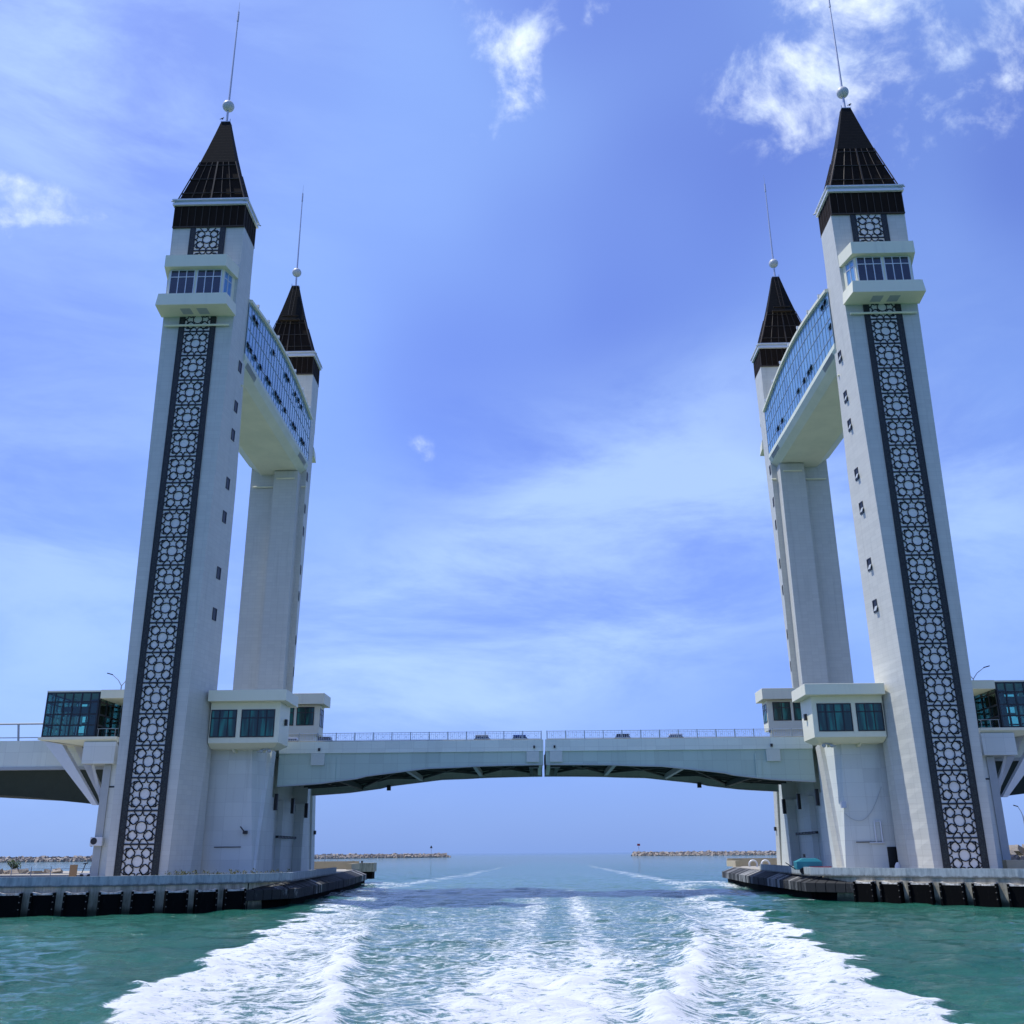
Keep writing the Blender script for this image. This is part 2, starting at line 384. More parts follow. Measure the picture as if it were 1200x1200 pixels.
# ------------------------------------------------------------------ water
def wake_bounds(y):
    ys = [-40, 37, 49, 68, 89, 105, 125, 150, 200, 290, 600]
    L = [-4, -17.3, -19, -20.5, -22.5, -24, -25.5, -27, -27.5, -20, -9]
    Rr = [3, 12.9, 14.2, 16.4, 18.2, 19.4, 20.5, 22.5, 25, 24, 22]
    return np.interp(y, ys, L), np.interp(y, ys, Rr)
def build_water():
    def axis(fine0, fine1, d, far, g):
        a = list(np.arange(fine0, fine1 + 1e-6, d)); s = d; p = fine1
        while p < far: s *= g; p += s; a.append(p)
        s = d; p = fine0; lo = []
        while p > -far: s *= g; p -= s; lo.append(p)
        return np.array(lo[::-1] + a)
    xs = axis(-34, 34, .22, 45000, 1.12)
    ys = [22.0]; 
    while ys[-1] < 260: ys.append(ys[-1] + .10 + (ys[-1] - 22) * .0075)
    s = ys[-1] - ys[-2]
    while ys[-1] < 60000: s *= 1.12; ys.append(ys[-1] + s)
    lo = []; s = .2; p = 22.0
    while p > -45000: s *= 1.25; p -= s; lo.append(p)
    ys = np.array(lo[::-1] + ys)
    X, Y = np.meshgrid(xs, ys)
    Z = np.zeros_like(X)
    dist = np.sqrt((X + 1.5) ** 2 + Y ** 2)
    fade = np.clip(1 - (dist - 160) / 200, 0, 1)
    for k in range(46):
        lam = 0.9 * (11 / .9) ** rng.random(); th = rng.normal(1.45, .75); amp = .0065 * lam ** .8
        kx, ky = math.cos(th) * 6.283 / lam, math.sin(th) * 6.283 / lam
        ph = kx * X + ky * Y + rng.random() * 6.28
        ok = np.clip((lam * 22 - np.abs(Y - 22)) / (lam * 8), 0, 1) if lam < 3 else 1.0
        Z += amp * (np.sin(ph) + .25 * np.sin(2 * ph + 1.5)) * ok
    L, Rr = wake_bounds(Y)
    # ragged, drifting edges
    rag = 1.1 * np.sin(Y * .37) + .9 * np.sin(Y * .83 + 1.3) + .5 * np.sin(Y * 1.9 + .4) + .35 * np.sin(Y * 3.7)
    ragr = 1.0 * np.sin(Y * .31 + 2) + .8 * np.sin(Y * .77 + .3) + .5 * np.sin(Y * 2.1 + 1) + .35 * np.sin(Y * 3.3)
    amp = np.clip(Y / 70, .3, 1.3)
    dl = X - (L + rag * .75 * amp); dr = (Rr + ragr * .75 * amp) - X
    inside = np.clip(np.minimum(dl, dr) / .5, 0, 1)
    d = np.minimum(dl, dr)
    cl = np.interp(Y, [37, 52, 68, 90, 120], [-8.6, -11.2, -13.4, -15.2, -17]) + .35 * np.sin(Y * .6); cr = np.interp(Y, [37, 52, 72, 90, 120], [2.6, 6.0, 9.8, 11, 12.5]) + .35 * np.sin(Y * .7 + 1)
    cc = np.interp(Y, [37, 60, 120, 250], [-2.0, 0.0, 1.2, 3]); 
    g = lambda c, w: np.exp(-((X - c) / w) ** 2)
    near = np.clip((150 - Y) / 95, 0, 1)
    outer = np.where((X < cl) | (X > cr), 1.0, 0.0)
    wl = np.clip((cl - X) / 1.2, 0, 1) + np.clip((X - cr) / 1.2, 0, 1)
    edge_band = np.exp(-(np.clip(d, 0, None) / np.clip(5.5 - Y * .012, 3, 6)) ** 2)
    hollow = g(np.where(X < 0, cl - 3.2, cr + 3.0), 1.8)       # greenish strip outside each inner crest
    dens = .30 + .17 * wl + .33 * edge_band * wl - .12 * hollow * wl
    dens += .5 * g(cl, .6) * np.clip((95 - Y) / 40, 0, 1) + .55 * g(cr, .6) * np.clip((95 - Y) / 40, 0, 1)
    dens += .42 * g(cc + .5, 3.8) * np.clip((78 - Y) / 35, .0, 1) + .16 * g(cc + 1.8, 1.0) + .15 * g(cc - 2.6, 1.2) - .12 * g(cc - .4, 1.2) * np.clip((Y - 50) / 20, 0, 1)
    inner = (1 - np.clip(wl, 0, 1)); dens -= inner * (.05 * np.clip((Y - 50) / 25, 0, 1) + .02 * np.clip((Y - 75) / 30, 0, 1)) * (1 - .6 * g(cc + 1.8, 1.2))
    dens = dens * (.55 + .5 * near) - .12 * np.clip((Y - 85) / 60, 0, 1)
    dens = np.where(Y > 150, dens - .28 * np.clip((Y - 150) / 30, 0, 1), dens)
    dens += (.16 * g(cc + 2.2, 1.6) + .14 * g(cc - 3.0, 1.6) + .07 * g(cc, 11)) * np.clip((Y - 75) / 40, 0, 1) * np.clip((520 - Y) / 300, 0, 1)
    far_edge = (np.exp(-(dl / 2.2) ** 2) + np.exp(-(dr / 2.2) ** 2)) * np.clip((Y - 120) / 40, 0, 1) * np.clip((600 - Y) / 350, 0, 1)
    dens = dens * inside + .35 * far_edge
    # breaking water at the quay corners
    for (qx, qy, rx, ry, s_) in [(-31.5, 150, 1.6, 22, .5), (31.5, 178, 2.4, 10, .5), (-33, 208, 3, 12, .45), (29.5, 127, 5.5, .7, .3), (30.8, 200, 3.5, 10, .7)]:
        dens += s_ * np.exp(-((X - qx) / rx) ** 2 - ((Y - qy) / ry) ** 2)
    dens = np.clip(dens, 0, 1)
    turb = np.zeros_like(X)
    for k in range(30):
        lam = .8 * (4 / .8) ** rng.random(); th = rng.random() * 6.28
        turb += np.sin(math.cos(th) * 6.283 / lam * X + math.sin(th) * 6.283 / lam * Y + rng.random() * 6.28) * .0075 * lam
    Z += turb * np.clip(dens * 1.6, 0, 1.2) * np.clip((120 - Y) / 80, 0.1, 1)
    nr = np.clip((170 - Y) / 120, .15, 1)
    Z += (.34 * g(cl, .9) + .36 * g(cr, .9) + .2 * np.exp(-((d - .8) / 1.2) ** 2)) * nr
    Z -= .12 * hollow * nr
    for (qx, qy, rx, ry, h) in [(30.0, 190, 5, 12, .35), (-29.5, 150, 4, 26, .3)]: Z += h * np.exp(-((X - qx) / rx) ** 2 - ((Y - qy) / ry) ** 2)
    Z = Z * fade + SEA
    nyy, nxx = X.shape
    co = np.stack([X, Y, Z], -1).reshape(-1, 3)
    idx = np.arange(nyy * nxx).reshape(nyy, nxx)
    q = np.stack([idx[:-1, :-1], idx[:-1, 1:], idx[1:, 1:], idx[1:, :-1]], -1).reshape(-1, 4)
    me = bpy.data.meshes.new('water'); me.vertices.add(len(co)); me.vertices.foreach_set('co', co.ravel().astype('f4'))
    me.loops.add(q.size); me.loops.foreach_set('vertex_index', q.ravel().astype('i4'))
    me.polygons.add(len(q)); me.polygons.foreach_set('loop_start', np.arange(0, q.size, 4, dtype='i4')); me.polygons.foreach_set('loop_total', np.full(len(q), 4, 'i4'))
    me.update(); me.validate()
    me.polygons.foreach_set('use_smooth', np.ones(len(q), bool))
    at = me.attributes.new('foam', 'FLOAT', 'POINT'); at.data.foreach_set('value', dens.ravel().astype('f4'))
    calm = np.clip(inside * np.clip((900 - Y) / 600, 0, 1), 0, 1)
    at = me.attributes.new('wake', 'FLOAT', 'POINT'); at.data.foreach_set('value', calm.ravel().astype('f4'))
    o = bpy.data.objects.new('water', me); COL.objects.link(o); o['kind'] = 'structure'
    m = bpy.data.materials.new('sea_water'); m.use_nodes = True; n = N(m.node_tree)
    pos = n.a('ShaderNodeNewGeometry').outputs['Position']
    fo = n.a('ShaderNodeAttribute', attribute_name='foam').outputs['Fac']; wk = n.a('ShaderNodeAttribute', attribute_name='wake').outputs['Fac']
    sp = n.a('ShaderNodeSeparateXYZ', {0: pos}).outputs
    v1 = n.v('MULTIPLY', pos, (.62, 1.35, 0.0))
    f1 = n.noise(v1, 1.15, 10, .68, .9); f2 = n.noise(v1, 8.5, 6, .75, .6); vo = n.a('ShaderNodeTexVoronoi', {'Vector': n.v('ADD', v1, n.v('MULTIPLY', n.a('ShaderNodeTexNoise', {'Vector': v1, 'Scale': 1.3, 'Detail': 4}).outputs['Color'], (.9, .9, 0))), 'Scale': 1.5}, feature='DISTANCE_TO_EDGE').outputs[0]
    lace = n.ramp(vo, .0, .22, .16, -.12)
    f3 = n.noise(n.v('MULTIPLY', pos, (.75, 2.8, 0.0)), 3.4, 7, .75, .5)
    fin = n.m('ADD', n.m('MULTIPLY', n.m('SUBTRACT', f3, .5), 2.1), n.m('ADD', n.m('ADD', n.m('MULTIPLY', n.m('SUBTRACT', f1, .5), 1.7), n.m('MULTIPLY', n.m('SUBTRACT', f2, .5), .9)), n.m('ADD', fo, lace)))
    mask = n.m('MULTIPLY', n.ramp(fin, .34, .66), n.ramp(fo, .02, .14))
    thin = n.m('MULTIPLY', n.ramp(fin, .05, .6), n.ramp(fo, .02, .2))
    big = n.noise(pos, .03, 4, .6)
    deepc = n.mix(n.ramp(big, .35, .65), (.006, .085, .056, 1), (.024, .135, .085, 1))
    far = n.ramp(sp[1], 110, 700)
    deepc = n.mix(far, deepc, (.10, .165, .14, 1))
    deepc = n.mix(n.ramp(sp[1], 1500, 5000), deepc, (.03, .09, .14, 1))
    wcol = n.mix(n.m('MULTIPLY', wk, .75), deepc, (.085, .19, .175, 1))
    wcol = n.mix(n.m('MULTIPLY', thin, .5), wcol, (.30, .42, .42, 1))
    cdist = n.v('LENGTH', n.v('SUBTRACT', pos, (-1.46, 0, 6)))
    b1 = n.noise(n.v('MULTIPLY', pos, (.6, 1.0, 0)), 1.6, 6, .62, .4)
    b2 = n.noise(n.v('MULTIPLY', pos, (.6, 1.0, 0)), .28, 5, .6, .3)
    b3 = n.noise(n.v('MULTIPLY', pos, (.7, 1.0, 0)), 6.0, 5, .65, .3)
    h = n.m('ADD', n.m('MULTIPLY', b3, .075), n.m('ADD', n.m('MULTIPLY', b1, .38), n.m('MULTIPLY', b2, .7)))
    bump = n.a('ShaderNodeBump', {'Height': h, 'Strength': 1.0, 'Distance': 1.0})
    wat = n.a('ShaderNodeBsdfPrincipled', {'Base Color': wcol, 'Roughness': .06, 'IOR': 1.33, 'Specular IOR Level': n.ramp(sp[1], 80, 400, .62, .08), 'Normal': bump.outputs[0]})
    fb = n.a('ShaderNodeBump', {'Height': n.m('ADD', f1, n.m('MULTIPLY', f2, .35)), 'Strength': .9, 'Distance': .35})
    foam = n.a('ShaderNodeBsdfPrincipled', {'Base Color': (.84, .86, .84, 1), 'Roughness': .9, 'Normal': fb.outputs[0], 'Specular IOR Level': .2})
    mx = n.a('ShaderNodeMixShader', {0: mask}); n.c(wat.outputs[0], mx.inputs[1]); n.c(foam.outputs[0], mx.inputs[2])
    n.a('ShaderNodeOutputMaterial', {'Surface': mx.outputs[0]})
    me.materials.append(m)
build_water()

# ------------------------------------------------------------------ breakwaters and shore
def boulder(mb, c, r):
    a = [random.uniform(0, 6.28) for _ in range(3)]; rot = Matrix.Rotation(a[0], 3, 'Z') @ Matrix.Rotation(a[1] * .2, 3, 'X')
    pts = []
    for sx in (-1, 1):
        for sy in (-1, 1):
            for sz in (-1, 1):
                p = rot @ Vector((sx * r * random.uniform(.5, 1), sy * r * random.uniform(.5, 1), sz * r * random.uniform(.4, .8)))
                pts.append((c[0] + p.x, c[1] + p.y, c[2] + p.z))
    mb.poly(pts, [(0, 1, 3, 2), (4, 6, 7, 5), (0, 4, 5, 1), (2, 3, 7, 6), (0, 2, 6, 4), (1, 5, 7, 3)])
def breakwater(path, label):
    t = empty('breakwater', (path[0][0], path[0][1], SEA - 1), label, 'breakwater', 'rock breakwaters at the river mouth')
    rk = MB(); cap = MB()
    for (a, b) in zip(path[:-1], path[1:]):
        A = Vector(a); B = Vector(b); L = (B - A).length; d = (B - A) / L; nrm = Vector((-d.y, d.x))
        k = 0
        while k < L:
            for w in (-7.5, -5.5, -3.6, -2, 0, 2, 4.5, 7):
                p = A + d * (k + random.uniform(-1, 1)) + nrm * (w + random.uniform(-.8, .8))
                z = SEA + 4.6 * (1 - abs(w) / 9.5) + random.uniform(-.5, .5)
                boulder(rk, (p.x, p.y, z - .5), random.uniform(1.5, 2.6))
            k += 3.1
        q = [A - nrm * 1.2, B - nrm * 1.2, B + nrm * 1.2, A + nrm * 1.2]
        cap.hexa([(p.x, p.y, SEA) for p in q], [(p.x, p.y, SEA + 5.1) for p in q])
    rk.build('rock_armour', 'rock', t); cap.build('crest_wall', 'dark_steel_under', t)
    return t
breakwater([(-900, 1020), (-520, 1130), (-330, 1330), (-142, 1620)], 'long low breakwater of pale boulders across the horizon at left, beyond the left towers')
breakwater([(150, 1590), (330, 1480), (560, 1400), (980, 1300)], 'low breakwater of pale boulders on the horizon at right, under the right bridge leaf')
def nav_light(loc, colr, label, h=13, flag=False):
    t = empty('navigation_beacon', loc, label, 'beacon', 'beacons on the breakwater heads')
    x, y, z = loc; p = MB(); p.tube((x, y, z), (x, y, z + h), .55, .35, 8); p.build('mast', 'white_metal', t)
    q = MB()
    if flag: q.box(x - 2.2, x + 2.2, y - .5, y + .5, z + h - 3, z + h)
    else: q.loft([[(x - 2.2, y - 1, z + h - 3), (x + 2.2, y - 1, z + h - 3), (x + 2.2, y + 1, z + h - 3), (x - 2.2, y + 1, z + h - 3)], [(x - .3, y - .3, z + h + .8), (x + .3, y - .3, z + h + .8), (x + .3, y + .3, z + h + .8), (x - .3, y + .3, z + h + .8)]])
    q.build('daymark', colr, t)
nav_light((-163, 1600, 5), 'black_paint', 'tiny beacon with black cone on the left breakwater', 12)
nav_light((157, 1588, 5), 'red_paint', 'tiny beacon with red square mark at the tip of the right breakwater', 13, True)

def shore(sx, pts, label):
    m = MB()
    for (x, y, r) in pts:
        boulder(m, (x, y, (3.0 if sx < 0 else 3.3 + (y - 171) * .22) + r * .2), r)
    o = m.build('rock_heap', 'rock'); tag(o, label, 'rocks', 'rock heaps behind the quays'); return o
L_r = [(random.uniform(-118, -84.5), random.uniform(173, 180), random.uniform(.4, 1.0)) for _ in range(150)]
shore(-1, L_r, 'heap of brown rocks behind the left quay, under the small bush')
R_r = [(random.uniform(74, 115), random.uniform(171, 182), random.uniform(.4, 1.2)) for _ in range(200)]
R_r = [(x, y, r) for x, y, r in R_r]
shore(1, R_r, 'heap of pale rocks behind the right quay, beside the palm')
land = MB()
land.loft([[(70, 168, SEA - 1), (150, 160, SEA - 1), (230, 300, SEA - 1), (105, 290, SEA - 1)], [(73, 170, 3.2), (145, 166, 3.4), (200, 285, 6.6), (98, 215, 6.0)]])
o = land.build('ground', 'scrub'); o['kind'] = 'structure'
land = MB(); land.loft([[(-82, 170, SEA - 1), (-120, 166, SEA - 1), (-180, 176, SEA - 1), (-140, 190, SEA - 1)], [(-84, 172, 2.9), (-120, 169, 3.1), (-170, 177, 3.3), (-135, 186, 3.1)]])
o = land.build('ground', 'tan_concrete'); o['kind'] = 'structure'

def leafcloud(mb, c, r, n, size, sz=.8):
    for _ in range(n):
        d = Vector((random.gauss(0, 1), random.gauss(0, 1), random.gauss(0, 1))).normalized() * random.uniform(.35, 1) ** .6
        p = Vector(c) + Vector((d.x * r, d.y * r, d.z * r * sz))
        a = Vector((random.gauss(0, 1), random.gauss(0, 1), random.gauss(0, 1))).normalized(); b = a.cross(Vector((0, 0, 1))).normalized()
        s = size * random.uniform(.6, 1.2)
        mb.poly([p - a * s, p + b * s * .45, p + a * s, p - b * s * .45], [(0, 1, 2, 3)])
def bush(x, y, z, r, label, name='bush', m='leaf_green', n=500, trunk=.5, cat='bush'):
    t = empty(name, (x, y, z), label, cat)
    c = MB()
    for k in range(6):
        a = k * 1.05; leafcloud(c, (x + math.cos(a) * r * .5, y + math.sin(a) * r * .4, z + trunk + r * .6 + random.uniform(-.3, .5) * r), r * .55, n // 6, r * .13)
    c.build('crown', m, t)
    s = MB(); s.tube((x, y, z - .3), (x + .1, y, z + trunk + r * .6), .12, .06, 7)
    for k in range(5): a = k * 1.26; s.tube((x, y, z + trunk * .6), (x + math.cos(a) * r * .5, y + math.sin(a) * r * .5, z + trunk + r * .7), .07, .03, 6)
    s.build('trunk', 'bark', t)
bush(-90.8, 176, 3.3, 1.25, 'small round green bush growing on the left rock heap', n=700)
bush(-98.0, 178, 3.2, 2.6, 'dark leafy tree cut off by the left edge of the picture', name='tree', n=1100, trunk=1.8, cat='tree')
def palm(x, y, z, h, label):
    t = empty('palm_tree', (x, y, z), label, 'palm')
    s = MB(); s.tube((x, y, z - .5), (x + .2, y, z + h), .22, .14, 9); s.build('trunk', 'bark', t)
    c = MB()
    for k in range(16):
        a = k * 2.4; el = random.uniform(-.1, 1.0); L = random.uniform(1.7, 2.5); prev = Vector((x + .2, y, z + h))
        d = Vector((math.cos(a) * math.cos(el), math.sin(a) * math.cos(el), math.sin(el)))
        for j in range(6):
            nx = prev + d * L / 6; side = d.cross(Vector((0, 0, 1))).normalized()
            for sgn in (-1, 1):
                for e in range(2):
                    b = prev + (nx - prev) * e / 2; w = (.55 - j * .06)
                    c.poly([b, b + d * .12, b + side * sgn * w + d * .25 - Vector((0, 0, w * .4))], [(0, 1, 2)])
            prev = nx; d = (d - Vector((0, 0, .22))).normalized()
    c.build('crown', 'leaf_green', t)
palm(90.3, 185, 5.6, 2.6, 'short dark palm on the rocks at the right edge of the picture')

# ------------------------------------------------------------------ towers
TX = 49.8; YF = 125.0
PERIOD = 3.9386; PZ0 = 7.33      # lattice tile boundaries z = PZ0 + k*PERIOD
def lattice_tile(mb, cx, y, z0, h, hw):
    """bars of one star tile; inner half width hw, height h, front face at y"""
    zc = z0 + h / 2; t = .108; dp = .10
    def seg(p, q, w=t):
        a = Vector((cx + p[0] * hw / .44, 0, zc + p[1] * h)); b = Vector((cx + q[0] * hw / .44, 0, zc + q[1] * h))
        d = (b - a).normalized(); nn = Vector((-d.z, 0, d.x)) * w / 2; e = d * w * .3
        a -= e; b += e
        P = [a - nn, b - nn, b + nn, a + nn]
        mb.hexa([(p.x, y + dp, p.z) for p in P], [(p.x, y, p.z) for p in P])
    def path(pts, w=t):
        for sx in (-1, 1):
            for sz in (-1, 1):
                for p, q in zip(pts[:-1], pts[1:]): seg((p[0] * sx, p[1] * sz), (q[0] * sx, q[1] * sz), w)
    nn = 20; r = .172
    ring = [(r * .92 * math.cos(2 * math.pi * i / nn), r * math.sin(2 * math.pi * i / nn)) for i in range(nn + 1)]
    for p, q in zip(ring[:-1], ring[1:]): seg(p, q, .105)
    path([(0, .462), (.045, .357), (.150, .340), (.094, .262), (.112, .142)], .115)
    path([(.438, 0), (.350, .042), (.328, .142), (.250, .090), (.140, .108)], .115)
    path([(.150, .340), (.18, .382), (.345, .378), (.352, .18), (.328, .142)], .15); path([(.25, .378), (.345, .29)], .13); path([(.12, .19), (.19, .12)], .10); path([(.094, .262), (.170, .365)], .10); path([(.250, .09), (.34, .17)], .10)
    path([(0, .462), (.04, .5)]); path([(.18, .382), (.27, .5)]); path([(.352, .18), (.44, .27)]); path([(.345, .385), (.44, .29)], .08)
    path([(.425, 0), (.44, .03)])
    mb.box(cx - hw, cx + hw, y - .004, y + dp, z0 - .10, z0 + .10)
def tower(sx, rear, label):
    f = fmap(sx, rear); b = f(TX, 127.6, 3.3)
    t = empty('tower', b, label, 'tower', 'four bridge towers')
    ZT = 96.2; ZB = 3.2
    DY = [130.3] * 4 if rear else [132.0, 132.2, 130.3, 130.3]
    xo = 5.1 if rear else 5.5
    # shaft: front corners cut back increasingly towards the base
    def ring(z):
        k = (ZT - z) / (ZT - 4.1); ins = 1.72 * k; hw = 5.5
        yr = float(np.interp(z, [0, 57, 90, 97], DY))
        yc = yr - .05 if z > 28 or rear else 128.0 + (yr - .3 - 128.0) * max(0, (z - 3.2)) / 24.8
        yc = min(yc, yr - .05)
        return [(TX - hw + ins, YF, z), (TX + xo - ins, YF, z), (TX + xo, yr - .05, z), (TX + xo, yr, z), (TX - hw, yr, z), (TX - hw, yc, z)]
    m = MB(f); zs = sorted(set([ZB, 28, 57, 90, ZT] + [ZB + 2 * i for i in range(1, 46)]))
    hw = 2.63
    m.loft([ring(z) for z in zs])
    m.build('shaft', 'wall_tile', t)
    r = MB(f)   # rib down the back
    r.box(45.3, 49.8, 130.2, 132.75 if rear else 134.3, 20.0, 74.55)
    r.build('rear_rib', 'wall_tile', t)
    for a, b2 in (((45.8, 132.9 if rear else 134.5, 73.0), (49.3, 132.9 if rear else 134.5, 73.0)), ((50.3, DY[2] + .3, 72.2), (54.3, DY[2] + .3, 72.2)), ((44.1, DY[2] + .3, 72.2), (45.0, DY[2] + .3, 72.2))): pp = MB(f); pp.tube(a, b2, .16); pp.build('drain_pipe', 'cream_paint', t)
    if not rear:
        for (za, zb) in ((3.25, 80.6), (89.1, 96.1)):
            bk = MB(f); bk.box(TX - hw, TX + hw, YF - .05, YF + .2, za, zb); bk.build('lattice_backing', 'lattice_backing', t)
            for s in (-1, 1):
                bd = MB(f); x0, x1 = sorted((TX + s * (hw - .70), TX + s * hw)); bd.box(x0, x1, YF - .19, YF + .1, za, zb); bd.build('lattice_edge', 'lattice_border', t)
            la = MB(f)
            for s in (-1, 1):
                for q in (hw, hw - .70): la.box(TX + s * q - .06, TX + s * q + .06, YF - .21, YF + .02, za, zb)
            if za < 50:
                k = -1
                while PZ0 + k * PERIOD < 80.0:
                    z0 = PZ0 + k * PERIOD
                    if z0 + PERIOD < zb + 3: lattice_tile(la, TX, YF - .16, z0, PERIOD, hw - .74)
                    k += 1
            else: lattice_tile(la, TX, YF - .16, 92.0, PERIOD, hw - .74); lattice_tile(la, TX, YF - .16, 92.0 - PERIOD, PERIOD, hw - .74)
            la.build('lattice', 'lattice_black', t)
    # side windows on the channel face
    for z in (74.6, 68.1, 63.6, 56.05, 51.0, 42.8, 37.0):
        def P(y, zz, o):  # point on the slanting channel face
            k = (ZT - zz) / (ZT - 4.1); ins = 1.72 * k; yr = float(np.interp(zz, [0, 57, 90, 97], DY)) - .05
            x = TX - 5.5 + ins * (yr - y) / (yr - YF); return (x - o, y, zz)
        w = MB(f); y0, y1, z0, z1 = 128.75, 129.85, z - .85, z + .85
        for (a, b2, c, d2) in ((y0, y1, z0, z0 + .12), (y0, y1, z1 - .12, z1), (y0, y0 + .12, z0, z1), (y1 - .12, y1, z0, z1)):
            w.hexa([P(a, c, -.05), P(b2, c, -.05), P(b2, c, .09), P(a, c, .09)], [P(a, d2, -.05), P(b2, d2, -.05), P(b2, d2, .09), P(a, d2, .09)])
        wo = w.build('window', 'black_frame', t)
        if sx > 0 and not rear: c = MB(f); c.hexa([P(y0 - .2, z0 + .1, .35), P(y0 + .45, z0 + .1, .35), P(y0 + .45, z0 + .1, .4), P(y0 - .2, z0 + .1, .4)], [P(y0 - .2, z0 + .75, .1), P(y0 + .45, z0 + .75, .1), P(y0 + .45, z0 + .75, .15), P(y0 - .2, z0 + .75, .15)]); c.build('open_sash', 'grey_steel', wo)
        g = MB(f); g.hexa([P(y0, z0, -.05), P(y1, z0, -.05), P(y1, z0, .03), P(y0, z0, .03)], [P(y0, z1, -.05), P(y1, z1, -.05), P(y1, z1, .03), P(y0, z1, .03)])
        g.build('pane', 'black_frame', wo)
    # dark timber coloured band, gutter, roof
    YC = 127.65; hy = 2.9
    bnd = MB(f); bnd.box(TX - 5.42, TX + 5.42, YC - hy + .02, YC + hy, 96.2, 99.95); bnd.build('upper_band', 'brown_cladding', t)
    mu = MB(f)
    for i in range(11):
        x = TX - 5.42 + i * 1.084; mu.box(x - .04, x + .04, YC - hy - .06, YC - hy + .05, 96.25, 99.9)
        mu.box(x - .04, x + .04, YC + hy - .05, YC + hy + .06, 96.25, 99.9)
    for s in (-1, 1):
        for i in range(6):
            y = YC - hy + .05 + i * 1.14; mu.box(TX + s * 5.42 - .06, TX + s * 5.42 + .06, y - .04, y + .04, 96.25, 99.9)
    mu.box(TX - 5.5, TX + 5.5, YC - hy - .05, YC + hy + .05, 96.08, 96.28)
    mu.build('band_mullions', 'brown_mullion', t)
    gt = MB(f); e = .32
    gt.loft([[(TX - 5.42 - a, YC - hy - a, z), (TX + 5.42 + a, YC - hy - a, z), (TX + 5.42 + a, YC + hy + a, z), (TX - 5.42 - a, YC + hy + a, z)] for a, z in ((.02, 99.95), (e, 100.0), (e, 100.35), (.08, 100.4), (.08, 100.75), (e + .1, 100.8), (e + .1, 101.0), (0, 101.05))])
    gt.build('gutter', 'white_metal', t)
    for s in (-1, 1):
        sp = MB(f); sp.tube((TX + s * 5.2, YC - hy - .35, 100.6), (TX + s * 5.95, YC - hy - .35, 100.6), .1); sp.build('rain_spout', 'grey_steel', t); sp = MB(f); sp.tube((TX + s * 5.75, YC + hy, 100.5), (TX + s * 6.1, YC + hy + .3, 100.5), .1); sp.build('rain_spout', 'grey_steel', t)
    def rr(z):
        k = (z - 101.0) / (117.85 - 101.0); w = 5.15 * (1 - k) + .72 * k - .25 * math.sin(math.pi * k); d = 2.95 * (1 - k) + .5 * k
        return [(TX - w, YC - d, z), (TX + w, YC - d, z), (TX + w, YC + d, z), (TX - w, YC + d, z)]
    rf = MB(f); rf.loft([rr(z) for z in (108.9, 112, 115, 117.85)]); rf.build('roof', 'black_roof', t)
    lo = MB(f); lo.loft([[(TX + (p[0] - TX) * .97, YC + (p[1] - YC) * .97, p[2]) for p in rr(z)] for z in (101.0, 103, 105, 107, 108.95)]); lo.build('roof_screen_core', 'brown_cladding', t)
    fr = MB(f)
    for z in (101.25, 102.4, 105.3, 108.2):
        q = rr(z)
        for i in range(4): fr.bar(q[i], q[(i + 1) % 4], .12)
    for i in range(4):
        a0, a1 = rr(101.05)[i], rr(101.05)[(i + 1) % 4]; b0, b1 = rr(108.9)[i], rr(108.9)[(i + 1) % 4]
        for kk in (-.0, .2, .35, .5, .65, .8):
            lx = lambda a, b2, k: tuple(a[j] + (b2[j] - a[j]) * k for j in range(3))
            if kk == 0: fr.bar(a0, b0, .16); continue
            w_ = .22 if kk == .5 else .09
            p0 = lx(a0, a1, kk)
            # studs run straight up until they meet the hip
            kt = lx(b0, b1, kk); fr.bar(p0, kt, w_)
    fr.build('roof_frame', 'brown_mullion', t)
    ld = MB(f)
    if rear:
        for s in (-1, 1): ld.bar((TX + .3 + s * .35, YC + 2.9 - .9 * 1, 109.5), (TX - .1 + s * .35, YC + .75, 117.6), .08)
        for k in range(22):
            q = k / 21; z = 109.5 + 8.1 * q; y = YC + 2.0 + (.75 - 2.0) * q; ld.bar((TX + .3 - .4 * q - .35, y, z), (TX + .3 - .4 * q + .35, y, z), .06)
        ld.box(TX - 2.0, TX + 2.0, YC + 2.0, YC + 2.7, 108.6, 108.75); ld.box(TX - 1.6, TX + 1.6, YC + 2.1, YC + 2.6, 109.6, 109.7)
        ld.build('roof_ladder', 'brown_mullion', t)
    sp = MB(f); sp.tube((TX, YC, 117.8), (TX, YC, 120.4), .20, .17); sp.tube((TX, YC, 122.2), (TX, YC, 139.2), .17, .10); sp.tube((TX, YC, 139.2), (TX, YC, 141.2), .17, .15); sp.tube((TX, YC, 141.2), (TX, YC, 143.4), .04, .02)
    sp.box(TX - .75, TX + .75, YC - .55, YC + .55, 117.82, 117.95); sp.box(TX - .75, TX - .65, YC - .5, YC - .4, 117.9, 118.4); sp.box(TX + .65, TX + .75, YC + .4, YC + .5, 117.9, 118.4)
    sp.build('spire', 'aluminium', t)
    bl = MB(f); bl.ball((TX, YC, 121.37), .95); bl.build('finial_ball', 'ball_white', t, smooth=True)
    # lookout balcony
    fy = 121.5
    lo2 = MB(f)
    def trap(hf, hb, y0, z): return [(TX - hf, y0, z), (TX + hf, y0, z), (TX + hb, YF, z), (TX - hb, YF, z)]
    lo2.loft([trap(5.15, 5.5, fy, 80.7), trap(4.95, 5.35, fy + .15, 82.65)])
    lo2.build('balcony_parapet', 'cream_paint', t)
    hd = MB(f); hd.loft([trap(4.5, 5.3, fy, 87.05), trap(4.5, 5.3, fy, 89.0)]); hd.build('balcony_hood', 'cream_paint', t)
